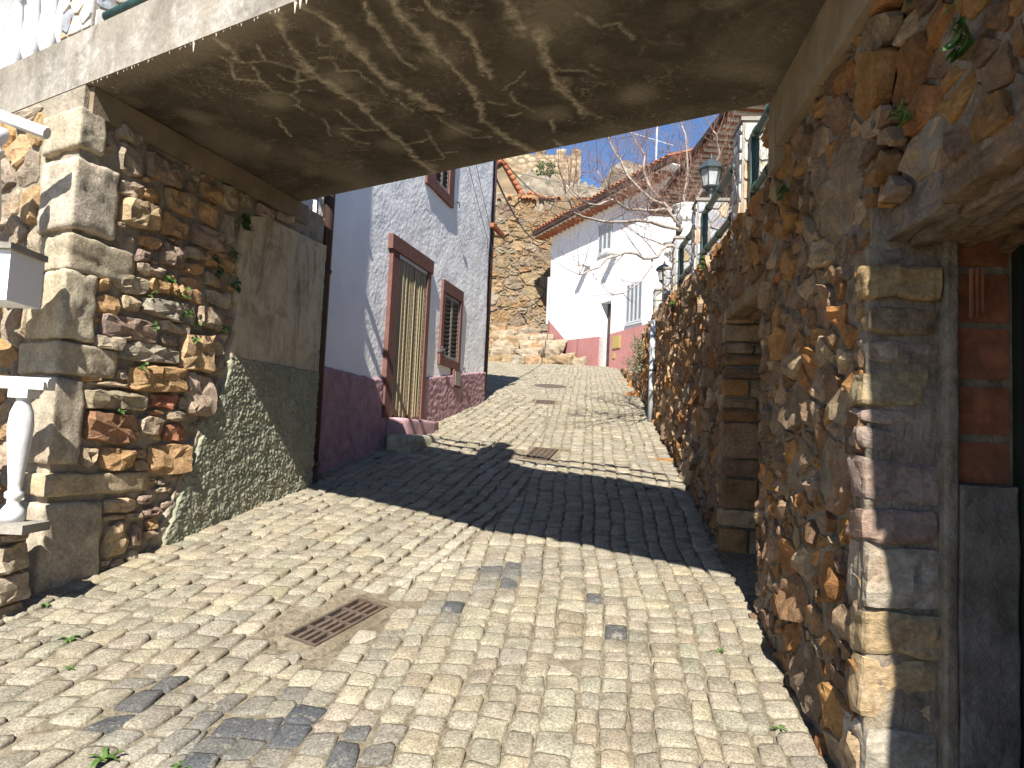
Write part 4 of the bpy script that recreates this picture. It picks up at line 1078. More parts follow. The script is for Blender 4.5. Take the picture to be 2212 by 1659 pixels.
while zz_ < 1.07:
    hh = min(rs.uniform(.07, .15), 1.085-zz_); P = [(-.095+rs.uniform(0, .02), zz_+.006), (.095, zz_+.006+rs.uniform(0, .012)), (.09, zz_+hh-.006), (0, zz_+hh-.004), (-.095, zz_+hh-.006-rs.uniform(0, .012))]
    if hh > .03:
        V, F = stone_geo(P, SBe, -.02, rs.uniform(.02, .04), rs, .011, .2, .1, .84); mk('stone', V, F, M['rubble'], rbx, False, pick(rs, PALL, .15))
    zz_ += hh
ld = empty('stair_landing', (-2.7, 3.45, 2.2), 'end of a white concrete landing with grey granite top, left edge', 'landing')
mb = MB(); mb.box((-3.40, 3.42, 2.245), (1.11, .12, .115)); mb.build('beam', M['white_smooth'], ld)
mb = MB(); mb.box((-3.39, 3.41, 2.375), (1.115, .135, .014)); mb.build('granite_top', M['cement'], ld)
ur = empty('stair_handrail', (-2.5, 3.45, 3.0), 'slanting white concrete handrail near the top left, below the bridge edge', 'handrail')
mb = MB(); mb.tube([(-4.3, 3.40, 3.62), (-2.31, 3.50, 2.985)], .03, 8); mb.build('rail', M['white_paint'], ur)
baluster((-2.525, 3.46, 2.40), .58, ur)
for k in range(1, 8): baluster((-2.525-.22*k, 3.46, 2.40), .60+.07*k, ur)

# ================================================================== LEFT HOUSE
LH = Fr((-3.21, 0), (.26, 1), (.9678, -.2516))
lh = empty('white_house', LH.p(8.8, prof(8.5), -2.5), 'white roughcast house with purple dado on the left beyond the bridge', 'house')
S0, S1, ZR = 6.162, 11.289, 6.9
def dado_z(s):
    for (a, b) in zip(DZ, DZ[1:]):
        if a[0] <= s <= b[0]: return a[1]+(b[1]-a[1])*(s-a[0])/(b[0]-a[0])
    return DZ[-1][1]
DZ = [(6.0, 2.183), (7.355, 2.153), (8.627, 2.272), (10.244, 2.489), (11.5, 2.64)]
OPEN = [(7.76, 8.60, 1.5, 3.55), (9.23, 9.83, 2.575, 3.375), (8.705, 9.168, 4.57, 5.38)]     # door, window, upper window
def wall_cells(us, zs):
    for i in range(len(us)-1):
        for j in range(len(zs)-1): yield us[i], us[i+1], zs[j], zs[j+1]
us = sorted(set([S0, S1]+[v for o in OPEN for v in o[:2]]+[round(x, 3) for x in np.linspace(S0, S1, 262)]))
zsx = sorted(set([ZR]+[v for o in OPEN for v in o[2:]]+[round(x, 3) for x in np.linspace(1.9, ZR, 230)]))
mb = MB(); idx = {}
def wv(u, z):
    k = (u, z)
    if k not in idx:
        idx[k] = len(mb.V); e = .012*nz((u, z, 0), 1.1)+.004*nz((u, z, 0), 5)+.0020*nz((u, z, 0), 21)+.0012*nz((u, z, 0), 38)
        # rounded far corner
        if u > S1-.25: e -= .10*((u-(S1-.25))/.25)**2
        mb.V.append(LH.p(u, z, e)); mb.C.append((1, 1, 1))
    return idx[k]
for a, b, c, d in wall_cells(us, zsx):
    mu, mz = (a+b)/2, (c+d)/2
    if any(o[0] < mu < o[1] and o[2] < mz < o[3] for o in OPEN): continue
    mb.F.append((wv(a, c), wv(a, d), wv(b, d), wv(b, c)))
mb.build('front_wall', M['white_wall'], lh, False)
# side and back walls, roof plate
mb = MB(); P = [LH.p(S0, 0, -.012), LH.p(S1, 0, -.105), LH.p(S1+.05, 0, -5), LH.p(S0, 0, -5)]
for i in (0, 1, 2):
    a, b = (P[i+1], P[i+2]) if i < 2 else (P[3], P[0])
    mb.add([a+V3(0,0,.6), b+V3(0,0,.6), b+V3(0,0,ZR), a+V3(0,0,ZR)], [(0, 1, 2, 3)])
mb.build('side_walls', M['white_wall'], lh)
mb = MB(); mb.add([LH.p(S0-.1, ZR, .02), LH.p(S1+.1, ZR, -.06), LH.p(S1+.25, ZR+.9, -2.6), LH.p(S0-.1, ZR+.9, -2.6), LH.p(S1+.25, ZR, -5.3), LH.p(S0-.1, ZR, -5.3)], [(0,1,2,3), (3,2,4,5)])
mb.build('roof', M['tile'], lh)
mb = MB()
for k in range(22):
    u = S0-.05+(S1-S0+.25)*k/21; mb.tube([LH.p(u, ZR+.05, -.12), LH.p(u, ZR+.93, -2.55)], .10, 6)
tag(mb.build('roof_tiles', M['tile'], lh, True), kind='stuff')
# dado as a proud rough coat following the street
V = []; F = []; segs = [(S0, 7.755), (8.605, S1)]
for (a0, a1) in segs:
    nu = int((a1-a0)/.03); nv = 44; n0 = len(V)
    for i in range(nu+1):
        u = a0+(a1-a0)*i/nu; zt = dado_z(u)+.012*nz((u, 0, 0), 7); zb = prof(LH.p(u, 0).y)-.25
        for j in range(nv+1):
            z = zb+(zt-zb)*j/nv
            e = .026+.012*nz((u, z, 0), 1.1)+.010*nz((u, z, 4), 24)+.007*nz((u, z, 8), 52)
            if u > S1-.25: e -= .10*((u-(S1-.25))/.25)**2
            if j == nv or (i in (0, nu)): e = -.1*(1 if u > S1-.3 else .2)
            V.append(LH.p(u, z, e))
    for i in range(nu):
        for j in range(nv): a = n0+i*(nv+1)+j; F.append((a, a+1, a+nv+2, a+nv+1))
mk('dado', V, F, M['dado_purple'], lh, True)
# door: painted surround, curtain of beaded cords, step
dr = MB(); LH.box(dr, 7.557, 8.725, 3.475, 3.625, -.1, .055); dor = dr.build('door_surround', M['frame_brown'], lh)
for (a, b) in ((7.603, 7.768), (8.591, 8.689)):
    mb = MB(); LH.box(mb, a, b, 1.78, 3.473, -.1, .045); mb.build('jamb', M['frame_brown'], dor)
mb = MB(); LH.box(mb, 7.768, 8.59, 1.6, 3.473, -.3, -.26); mb.build('door_leaf', M['wood_door'], dor)
mb = MB(); LH.box(mb, 7.785, 8.582, 3.435, 3.47, .0, .035); mb.build('curtain_rail', M['shutter_grey'], dor)
rg = 58; mb = MB(); pp = []; rads = []
for i in range(rg):
    z = 1.80+(3.437-1.80)*i/(rg-1); pp.append(V3(0, 0, z)); rads.append(.0113 if i % 2 else .0100)
mb.tube(pp, rads, 6); cur = empty('curtain_tmp', (0, 0, 0)); bpy.data.objects.remove(cur)
nstr = 84; first = None
for k in range(nstr):
    u = 7.795+.77*(k % 42)/41+(.011 if k >= 42 else 0)+RND.uniform(-.005, .005); b = LH.p(u, 0, (.014 if k < 42 else -.016)+RND.uniform(-.008, .008))
    if first is None:
        first = mb.build('curtain_strand', M['curtain'], dor, True); first.location = (b.x, b.y, 0)
    else:
        o = share('curtain_strand', first, dor, (b.x, b.y, RND.uniform(-.02, .02)), (0, 0, RND.uniform(0, 6)))
V, F = rough_box(LH.p(8.26, 1.69, .07), LH.ax(), (.53, .13, .095), .015, .006, 2, 6); mk('doorstep', V, F, M['dado_purple'], lh, True)
V, F = rough_box(LH.p(8.02, 1.50, .26), LH.ax(), (.50, .15, .12), .03, .010, 3, 6); ks = mk('stone_block', V, F, M['granite'], None, True, (.36, .34, .26))
tag(ks, 'low weathered stone block in the road before the curtained door', 'step')
# window frames with louvred shutters
def louvre(parent, fr, u0, u1, z0, z1, d, nsl, mat_f, mat_s, leaf=2, sl_t=.009):
    for k in range(leaf):
        a = u0+(u1-u0)*k/leaf+.004; b = u0+(u1-u0)*(k+1)/leaf-.004; w = .028
        mb = MB(); fr.box(mb, a, a+w, z0, z1, d, d+.035); fr.box(mb, b-w, b, z0, z1, d, d+.035); fr.box(mb, a+w, b-w, z0, z0+w*1.4, d, d+.034); fr.box(mb, a+w, b-w, z1-w*1.4, z1, d, d+.034)
        mb.build('shutter_frame', mat_f, parent)
        for i in range(nsl):
            z = z0+w*1.4+(z1-z0-w*2.8)*(i+.5)/nsl; hh = (z1-z0-w*2.8)/nsl*.44
            c = fr.p((a+b)/2, z, d+.017); ang = .75; nn = fr.N*math.cos(ang)+V3(0, 0, -math.sin(ang)); uu = fr.N*math.sin(ang)+V3(0, 0, math.cos(ang))
            MB().box(c, ((b-a)/2-w, .0035, hh), (fr.U, nn, uu)).build('slat', mat_s, parent)
def hook(c, fr, parent):
    mb = MB(); c = Vector(c)
    mb.tube([c, c+fr.N*.09], .006, 6); mb.tube([c+fr.N*.075-fr.U*.05+V3(0,0,-.012), c+fr.N*.08+fr.U*.05+V3(0,0,.02)], .009, 6)
    mb.tube([c+fr.N*.08-fr.U*.045, c+fr.N*.08-fr.U*.05+V3(0,0,.05)], .008, 6); mb.tube([c+fr.N*.08+fr.U*.045, c+fr.N*.08+fr.U*.05+V3(0,0,-.045)], .008, 6)
    return mb.build('shutter_stay', M['iron'], parent)
for (fu0, fu1, fz0, fz1, (u0, u1, z0, z1), ns) in ((9.142, 9.909, 2.483, 3.515, OPEN[1], 13), (8.421, 9.344, 4.455, 5.52, OPEN[2], 13)):
    mb = MB(); LH.box(mb, fu0, fu1, fz0, z0, -.1, .035); LH.box(mb, fu0, fu1, z1, fz1, -.1, .035); LH.box(mb, fu0, u0, z0, z1, -.1, .033); LH.box(mb, u1, fu1, z0, z1, -.1, .033)
    wn = mb.build('window', M['frame_brown'], lh)
    mb = MB(); LH.box(mb, u0, u1, z0, z1, -.16, -.12); mb.build('dark_pane', M['black_void'], wn)
    louvre(wn, LH, u0+.01, u1-.01, z0+.01, z1-.01, -.02, ns, M['shutter_frame'], M['shutter_dark'])
for (u, z) in ((9.115, 2.641), (9.935, 2.503), (9.379, 4.535)): hook(LH.p(u, z, 0), LH, lh)
mb = MB(); LH.box(mb, 9.64, 9.90, 2.25, 2.475, -.02, .055); bx = mb.build('meter_box', M['frame_brown'], lh)
mb = MB(); LH.box(mb, 9.665, 9.875, 2.275, 2.45, .055, .062); mb.build('meter_door', M['shutter_frame'], bx)
# down-pipes
dp = empty('drain_pipe', LH.p(6.21, 1.2, .08), 'dark brown drainpipe where the white house meets the abutment', 'drainpipe', 'brown drainpipes')
MB().tube([LH.p(6.21, 1.32, .075), LH.p(6.21, 6.6, .075)], .046, 14).build('pipe', M['pipe_brown'], dp, True)
MB().tube([LH.p(6.21, 1.06, .075), LH.p(6.21, 1.33, .075)], .054, 14).build('pipe_foot', M['pipe_brown'], dp, True)
MB().tube([LH.p(6.21, 1.33, .075), LH.p(6.21, 1.36, .075)], .060, 14).build('collar', M['rust'], dp, True)
for z in (2.9, 4.2): MB().tube([LH.p(6.21, z, .075), LH.p(6.21, z+.03, .075)], .055, 14).build('bracket', M['pipe_brown'], dp, True)
dq = empty('drain_pipe', LH.p(S1, 2.4, 0), 'thin dark drainpipe on the far corner of the white house', 'drainpipe', 'brown drainpipes')
MB().tube([LH.p(S1+.06, 2.35, -.06), LH.p(S1+.06, 6.8, -.06)], .04, 12).build('pipe', M['pipe_brown'], dq, True)
for z in (3.1, 4.7, 6.0): MB().tube([LH.p(S1+.06, z, -.06), LH.p(S1+.06, z+.03, -.06)], .05, 12).build('bracket', M['pipe_brown'], dq, True)
MB().box(LH.p(S1+.10, 4.77, .02), (.03, .30, .03), (LH.N, LH.U, V3(0,0,1))).build('rusty_arm', M['tile'], dq)
# wires slung along the facade
fw_ = empty('facade_wires', LH.p(9, 5.2, .02), 'two thin wires slung down the white house front', 'wire')
for k, (a, b) in enumerate((((9.247, 5.667), (11.27, 4.221)), ((9.597, 5.843), (11.28, 4.459)))):
    pp = [LH.p(a[0]+(b[0]-a[0])*t, a[1]+(b[1]-a[1])*t-.05*math.sin(math.pi*t), .03 if t < .9 else -.02) for t in [i/10 for i in range(11)]]
    MB().tube(pp, .0045, 5).build('wire', M['shutter_frame'], fw_)

# ================================================================== TERRACE ABOVE THE RIGHT WALL
Vt = []; Ft = []; n_ = 30
for i in range(n_+1):
    y = 3.62+(18.6-3.62)*i/n_
    for x in (rightx(y)+.30, rightx(y)+1.0, rightx(y)+3.0, 14): Vt.append((x, y, top_r(y)-.06+.02*nz((x, y, 0), 2)))
    Vt.append((14, y, 0)); Vt.append((rightx(y)+.30, y, 1))
for i in range(n_):
    a = i*6
    for k in range(4): Ft.append((a+k, a+k+1, a+k+7, a+k+6))
tag(mk('terrace', Vt, Ft, M['terracotta_ground']), kind='structure')
yr = math.atan2(.995, .0995)-math.pi/2
def on_wall(u, off=-.14): 
    p = RW.p(u, top_r(u)-.03, off); return p
PIERS = [(4.69, .27, .66, 'tall stone-clad pier on the right wall beside the bridge end', 41), (6.6, .27, .66, 'stone-clad pier on the right wall carrying the big lantern', 42), (8.2, .27, .64, 'stone-clad pier on the right wall carrying the nearer white urn', 43), (9.3, .25, .47, 'stone-clad pier on the right wall under the second white urn', 44), (10.55, .25, .40, 'farthest stone-clad pier on the right wall with small black lantern', 45)]
for u, w, h, lab, sd_ in PIERS: clad_pier(on_wall(u), w, w, h, yr, lab, 'piers on the right wall', sd_)
pt = lambda i: on_wall(PIERS[i][0])+V3(0, 0, PIERS[i][2]+.025)
lantern(pt(1), .46, 'large grey-green glass lantern on a stone pier above the right wall', 'lanterns on stone piers', M['lamp_metal'], M['glass'])
lantern(pt(4), .44, 'small black domed lantern on the farthest pier', 'lanterns on stone piers', M['black_metal'], M['glass'], True)
UR = [(.10, 0), (.105, .02), (.085, .04), (.06, .07), (.052, .10), (.075, .125), (.085, .14), (.07, .155), (.11, .19), (.135, .23), (.14, .27), (.13, .29), (.145, .30), (.15, .33), (.155, .36), (.175, .38), (.18, .395), (.165, .40), (.14, .385)]
for i, sc_, lab in ((2, .95, 'larger white garden urn on the pier nearest the tree'), (3, .85, 'smaller white garden urn further along the right wall')):
    p = pt(i); e = empty('garden_urn', p, lab, 'urn', 'white urns on the wall')
    MB().lathe([(r*sc_, z*sc_) for r, z in UR[:9]], p, 24).build('foot', M['urn'], e, True)
    MB().lathe([(r*sc_, z*sc_) for r, z in UR[8:]], p, 24).build('bowl', M['urn'], e, True)
    mb = MB()
    for k in range(14):
        w = k*.449; q = p+V3(.146*sc_*math.cos(w), .146*sc_*math.sin(w), .255*sc_); mb.tube([q+V3(0, 0, -.03), q+V3(0,0,.03)], [.012, .02], 6)
    mb.build('relief', M['urn'], e, True)
    if i == 3:
        mb = MB(); rq = random.Random(2)
        for k in range(26):
            w = rq.uniform(0, 6.3); r = rq.uniform(.02, .12); b = p+V3(r*math.cos(w), r*math.sin(w), .38*sc_); mb.tube([b, b+V3(rq.uniform(-.03,.03), rq.uniform(-.03,.03), rq.uniform(.05,.13))], [.003, .001], 4)
        mb.build('dry_stems', M['leaf_grey'], e)
def wr(u, off=-.06): return RW.p(u, top_r(u)-.02, off)
railing('green_railing', (wr(3.62), wr(4.53)), (.17, .52), (.93,), .026, 'green tube railing with wire netting beside the bridge end', 'railings on the right wall', True)
railing('green_railing', (wr(4.86), wr(6.43)), (.17, .52), (.96,), .026, 'green tube railing with wire netting below the big lantern', 'railings on the right wall', True)
railing('green_railing', (wr(6.77), wr(8.03)), (.17, .52), (.94,), .026, 'short green railing between the lantern pier and the urn pier', 'railings on the right wall', True)
# grey pipe up the wall
gp = empty('grey_pipe', RW.p(9.75, 1.9, .06), 'pale grey pipe standing against the far end of the right wall', 'pipe')
MB().tube([RW.p(9.75, 1.90, .06), RW.p(9.75, 3.28, .06)], .038, 12).build('pipe', M['shutter_grey'], gp, True)
MB().tube([RW.p(9.75, 2.6, .06), RW.p(9.75, 2.63, .06)], .046, 12).build('clip', M['iron'], gp, True)

# ================================================================== FAR WHITE HOUSE
FHo = (2.655+.44*22, 0)
FH = Fr(FHo, (-.44, 1), (-.915, -.403))
fh = empty('far_white_house', FH.p(24.5, 3.9, -3), 'white two-storey house with pink dado and dark gutter at the street end', 'house')
A0, A1, ZE = 20.6, 27.75, 8.86
FO = [(23.62, 24.24, 3.7, 5.88), (21.96, 22.78, 5.04, 6.19), (23.70, 24.47, 7.39, 8.34)]
us = sorted(set([A0, A1]+[v for o in FO for v in o[:2]])); zsx = sorted(set([3.2, ZE]+[v for o in FO for v in o[2:]]))
mb = MB()
for a, b, c, d in wall_cells(us, zsx):
    if any(o[0] < (a+b)/2 < o[1] and o[2] < (c+d)/2 < o[3] for o in FO): continue
    mb.add([FH.p(a, c), FH.p(b, c), FH.p(b, d), FH.p(a, d)], [(0, 1, 2, 3)])
for (a, b, c, d) in FO:
    dd = -.28 if c < 4 else -.12
    mb.add([FH.p(a, c), FH.p(b, c), FH.p(b, d), FH.p(a, d), FH.p(a, c, dd), FH.p(b, c, dd), FH.p(b, d, dd), FH.p(a, d, dd)], [(0, 3, 7, 4), (1, 5, 6, 2), (3, 2, 6, 7), (0, 4, 5, 1)])
mb.add([FH.p(A1, 3.2), FH.p(A1, 3.2, -6), FH.p(A1, ZE, -6), FH.p(A1, ZE), FH.p(A0, 3.2), FH.p(A0, 3.2, -6), FH.p(A0, ZE, -6), FH.p(A0, ZE)], [(0, 1, 2, 3), (4, 7, 6, 5), (1, 5, 6, 2)])
mb.build('wall', M['white_smooth'], fh)
mb = MB()   # dado: steps up at the rocks on the left
def fz(u, a, b): return FH.p(u, a, .012), FH.p(u, b, .012)
for (u0, t0, u1, t1) in ((A1, 5.84, 26.41, 4.98), (26.41, 4.98, 24.24, 4.865), (23.62, 4.87, A0, 4.97)):
    n0 = len(mb.V); mb.add([FH.p(u0, 3.2, .012), FH.p(u1, 3.2, .012), FH.p(u1, t1, .012), FH.p(u0, t0, .012), FH.p(u1, t1, 0), FH.p(u0, t0, 0)], [(0, 1, 2, 3), (3, 2, 4, 5)])
mb.add([FH.p(24.24, 3.7, .012), FH.p(24.24, 4.865, .012), FH.p(24.24, 4.865, -.27), FH.p(24.24, 3.7, -.27)], [(0, 1, 2, 3)])
mb.build('dado', M['dado_pink'], fh)
mb = MB(); FH.box(mb, 23.62, 24.24, 3.9, 5.88, -.31, -.26); fd = mb.build('door', M['wood_door'], fh)
for (z0, z1) in ((4.0, 4.35), (4.42, 4.6), (4.67, 4.85), (4.92, 5.75)):
    for (a, b) in ((23.70, 23.90), (23.96, 24.16)):
        mb = MB(); FH.box(mb, a, b, z0, z1, -.26, -.235); mb.build('panel', M['wood_door'], fd)
for k, (a, b, c, d) in enumerate(FO[1:]):
    mb = MB(); FH.box(mb, a-.03, b+.03, c-.05, c, -.08, .05); FH.box(mb, a, b, c, d, -.12, -.10); w_ = mb.build('window', M['shutter_grey'], fh)
    louvre(w_, FH, a+.01, b-.01, c+.02, d-.01, .0, 18, M['shutter_grey'], M['shutter_grey'], 4 if k == 0 else 3)
for (u, z) in ((25.11, 7.24), (23.47, 7.27)):
    mb = MB(); FH.box(mb, u-.16, u+.10, z-.06, z+.05, 0, .42); mb.build('corbel_beam', M['white_smooth'], fh)
mb = MB(); FH.box(mb, 23.02, 23.42, 4.40, 4.76, .012, .04); bx = mb.build('meter_box', M['brass'], fh)
mb = MB(); FH.box(mb, 23.05, 23.39, 4.43, 4.73, .04, .046); mb.build('meter_door', M['brass'], bx)
mb = MB(); FH.box(mb, 23.28, 23.42, 4.12, 4.28, .012, .03); mb.build('valve_plate', M['brass'], fh)
# eaves: red tiles edge-on, dark gutter board in front, roof behind
mb = MB(); FH.box(mb, A0-.4, A1+.55, ZE-.02, ZE+.12, .42, .52); mb.build('gutter', M['wood_dark'], fh)
rf = MB(); rf.add([FH.p(A0-.4, ZE+.06, .5), FH.p(A1+.5, ZE+.06, .5), FH.p(A1+.5, ZE+1.5, -3.2), FH.p(A0-.4, ZE+1.5, -3.2), FH.p(A1+.5, ZE+.06, -6.5), FH.p(A0-.4, ZE+.06, -6.5)], [(0, 1, 2, 3), (3, 2, 4, 5)])
roof = rf.build('roof', M['tile'], fh)
t0 = None; ntile = 38
sl = (FH.p(0, 1.44, -3.7)-FH.p(0, 0, 0)).normalized()
for k in range(ntile):
    u = A0-.3+(A1+.75-A0)*k/(ntile-1)
    for (dd, zz) in ((.56, ZE+.13), (.12, ZE+.31)):
        p = FH.p(u, zz, dd)
        if t0 is None:
            mb = MB(); V = []; 
            for (sh, ) in ((0,), (.5,)):
                for i in range(7):
                    w = math.pi*i/6; V.append(FH.U*(.085*math.cos(w))+V3(0,0,1)*(.06*math.sin(w))+sl*sh)
                for i in range(7):
                    w = math.pi*i/6; V.append(FH.U*(.07*math.cos(w))+V3(0,0,1)*(.045*math.sin(w))+sl*sh)
            F = []
            for i in range(6): F += [(i, i+1, 14+i+1, 14+i), (7+i+1, 7+i, 21+i, 21+i+1), (i, 7+i, 7+i+1, i+1), (14+i, 14+i+1, 21+i+1, 21+i)]
            t0 = mk('roof_tile', V, F, M['tile'], roof, True); t0.location = p
        else: share('roof_tile', t0, roof, p)
mb = MB()
for k in range(ntile*1):
    u = A0-.3+(A1+.75-A0)*k/(ntile-1)
    mb.tube([FH.p(u, ZE+.52, -.35), FH.p(u, ZE+1.52, -3.1)], .085, 6)
tag(mb.build('roof_tiles', M['tile'], roof, True), kind='stuff')
for k in range(26):   # jutting tile ends under the eaves
    u = A0+.2+(A1+.3-A0)*k/25; P = [FH.p(u-.10, ZE-.02, .03), FH.p(u+.10, ZE-.02, .03), FH.p(u+.10, ZE-.02, .36), FH.p(u-.10, ZE-.02, .36)]
    mb = MB(); mb.add([FH.p(u-.09, ZE-.05, 0), FH.p(u+.09, ZE-.05, 0), FH.p(u, ZE-.13, 0), FH.p(u-.09, ZE-.05, .40), FH.p(u+.09, ZE-.05, .40), FH.p(u, ZE-.12, .40)], [(0,1,2),(3,5,4),(0,3,4,1),(1,4,5,2),(2,5,3,0)])
    mb.build('eave_tile', M['tile'], roof)
mb = MB(); FH.box(mb, A0-.35, A1+.5, ZE-.045, ZE-.015, 0, .41); mb.build('eave_board', M['white_smooth'], fh)
# pale board standing at the left corner
mb = MB(); FH.box(mb, A1+.04, A1+.10, 5.7, 7.35, -.15, .05); tag(mb.build('corner_board', M['shutter_grey'], fh))

# ================================================================== UPPER BROWN HOUSE (behind the tree, right)
BH = Fr((4.4, 0), (-.05, 1), (-1, -.05))
bh = empty('brown_house', BH.p(14, 3.2, -3), 'brown stone house with corbelled tile eaves behind the bare tree', 'house')
mb = MB(); BH.box(mb, 9.5, 16.6, 2.9, 6.98, -6, 0); mb.build('wall', M['hill_rock'] if False else simple('brown_render', (.17, .125, .09), .3, 3, .95, .6, 12, .1, (.26, .2, .15), .5, 1.5), bh)
mb = MB(); mb.add([BH.p(9.2, 7.12, .6), BH.p(16.9, 7.12, .6), BH.p(16.9, 8.3, -3), BH.p(9.2, 8.3, -3), BH.p(9.2, 7.02, .6), BH.p(16.9, 7.02, .6), BH.p(16.9, 7.02, -6), BH.p(9.2, 7.02, -6)], [(0,1,2,3),(0,4,5,1),(4,7,6,5),(1,5,6,2)])
br_ = mb.build('roof', M['wood_dark'], bh)
for k in range(30):
    u = 9.4+7.3*k/29
    mb = MB(); BH.box(mb, u-.035, u+.035, 6.93, 7.0, 0, .5); mb.build('eave_tile', M['white_smooth'], br_)
    mb = MB(); BH.box(mb, u+.05, u+.20, 6.96, 7.01, 0, .55); mb.build('eave_tile', M['tile'], br_)
mb = MB(); BH.box(mb, 14.9, 15.7, 4.6, 6.2, 0, .03); wn = mb.build('window', M['frame_brown'], bh)
for i in range(10):
    mb = MB(); BH.box(mb, 14.95, 15.65, 4.66+i*.15, 4.76+i*.15, .03, .045); mb.build('slat', M['shutter_dark'], wn)
# stone wall rising right of the brown house
sw_ = Fr((2.9, 0), (.05, 1), (-1, .05)); sb = empty('garden_wall', (3.3, 7, 3.1), 'pale stone garden wall high on the right terrace', 'stone wall')
mb = MB(); sw_.box(mb, 5.2, 9.4, 2.9, 5.1, -.4, 0); mb.build('core', M['mortar'], sb)
sd = []; rs = random.Random(14)
for _ in range(1500):
    q = (rs.uniform(5.2, 9.4), rs.uniform(3, 5.1))
    if all(math.hypot(q[0]-a, q[1]-b) > .17 for a, b in sd): sd.append(q)
for P in voronoi(sd, (5.2, 3, 9.4, 5.1), 1.3):
    P = inset(P, .012) if P else []
    if len(P) > 2 and abs(centroid(P)[2]) > .002:
        V, F = stone_geo(P, sw_, -.02, rs.uniform(.015, .035), rs, .008, .15, .15, .8); mk('stone', V, F, M['rubble'], sb, False, pick(rs, [(.46,.38,.27), (.48,.33,.18), (.42,.38,.32)], .15))

# ================================================================== CLIFF WALL, ROCK STEPS, CASTLE
CW = Fr((-4, 27.2), (1, .02), (.02, -1))
cw = empty('rough_stone_wall', CW.p(4.5, 5, -.5), 'high ochre rubble wall closing the view between the two white houses', 'stone wall')
def cw_top(u): return 10.45+.05*u*1.0+.12*nz((u, 0, 0), 1.5)
V = []; F = []
for i in range(61):
    u = 8.6*i/60; t = cw_top(u)
    for j in range(61):
        z = 4.0+(t-4.0)*j/60; V.append(CW.p(u, z, .10*nz((u, z, 0), .9)+.04*nz((u, z, 0), 3)+.25*max(0, (6.2-z)/2)))
    V.append(CW.p(u, t, -.7))
for i in range(60):
    for j in range(61): a = i*62+j; F.append((a, a+1, a+63, a+62))
mk('face', V, F, simple('ochre_mortar', (.21, .165, .11), .3, 3, .95, .9, 14, .1, (.22, .18, .13), .5, 1.0, .04), cw)
sd = []; rc = random.Random(6)
for size, n in ((.36, 90), (.22, 2500), (.14, 7000)):
    for _ in range(n):
        q = (rc.uniform(2.9, 6.9), rc.uniform(5.0, 10.5)); r = size*rc.uniform(.85, 1.2)
        if q[1] < cw_top(q[0])-.05 and all(((q[0]-a)/1.4)**2+(q[1]-b)**2 > ((r+c)*.5)**2 for a, b, c in sd): sd.append((q[0], q[1], r))
cells = voronoi([(a, b) for a, b, c in sd], (2.8, 4.9, 7.0, 10.9), 1.4, [c*c*.5 for a, b, c in sd]); rest = MB(); made = 0
lst = sorted([(abs(centroid(P)[2]), P) for P in cells if P], key=lambda t: -t[0])
for a_, P in lst:
    cu, cz, A = centroid(P); P = inset(P, rc.uniform(.008, .03)); 
    if len(P) < 3 or abs(centroid(P)[2]) < .004: continue
    off = .10*nz((cu, cz, 0), .9)+.04*nz((cu, cz, 0), 3)+.25*max(0, (6.2-cz)/2)
    fr2 = Fr((CW.p(0, 0, off).x, CW.p(0, 0, off).y), (CW.U.x, CW.U.y), (CW.N.x, CW.N.y))
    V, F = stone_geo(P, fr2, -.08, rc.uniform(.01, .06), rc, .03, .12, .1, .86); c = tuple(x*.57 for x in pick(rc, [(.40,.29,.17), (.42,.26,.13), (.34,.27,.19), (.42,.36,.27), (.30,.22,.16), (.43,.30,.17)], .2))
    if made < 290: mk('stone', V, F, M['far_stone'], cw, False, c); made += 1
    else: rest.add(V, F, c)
if rest.V: tag(rest.build('rubble', M['far_stone'], cw, False, True), kind='stuff')
t1 = None
for k in range(30):
    u = 3.2+3.8*k/29; p = CW.p(u, cw_top(u)+.0, .15)
    mb = MB()
    if t1 is not None and rc.random() < .35: continue
    if t1 is None:
        V = []; 
        for sh in (0, .55):
            for r in (.085, .068):
                for i in range(7): w = math.pi*i/6; V.append(V3(r*math.cos(w), sh, r*.7*math.sin(w)+sh*.25))
        F = []
        for i in range(6): F += [(i, i+1, 14+i+1, 14+i), (7+i+1, 7+i, 21+i, 21+i+1), (i, 7+i, 7+i+1, i+1), (14+i, 14+i+1, 21+i+1, 21+i)]
        t1 = mk('coping_tile', V, F, M['tile'], cw, True); t1.location = p
    else: share('coping_tile', t1, cw, p+V3(0, 0, rc.uniform(-.03, .03)), (0, 0, rc.uniform(-.1, .1)))
# rock outcrop and steps at the foot
ro = empty('rock_steps', (.6, 23.6, 3.9), 'ochre bedrock ledges and rough steps below the high rubble wall', 'rocks')
rk = random.Random(9)
for i in range(46):
    row = i//10; x = -1.4+(i % 10)*.42+rk.uniform(-.15, .15)+row*.06; y = 22.7+row*.75+rk.uniform(-.15, .15); z = 3.95+row*.36+rk.uniform(-.05, .08)
    if FH.N.dot(Vector((x, y, 0))-FH.p(0, 0)) < .25: continue
    sx, sy, sz_ = rk.uniform(.2, .45), rk.uniform(.3, .5), rk.uniform(.16, .28)
    a = rk.uniform(-.3, .3)
    V, F = rough_box((x, y, z), (V3(math.cos(a), math.sin(a), .05), V3(-math.sin(a), math.cos(a), .1), V3(0, 0, 1)), (sx, sy, sz_), .07, .10, 200+i, 5, 3)
    mk('rock', V, F, M['far_stone'], ro, False, pick(rk, [(.28,.20,.12), (.28,.23,.165), (.27,.175,.10), (.31,.26,.19)], .12))
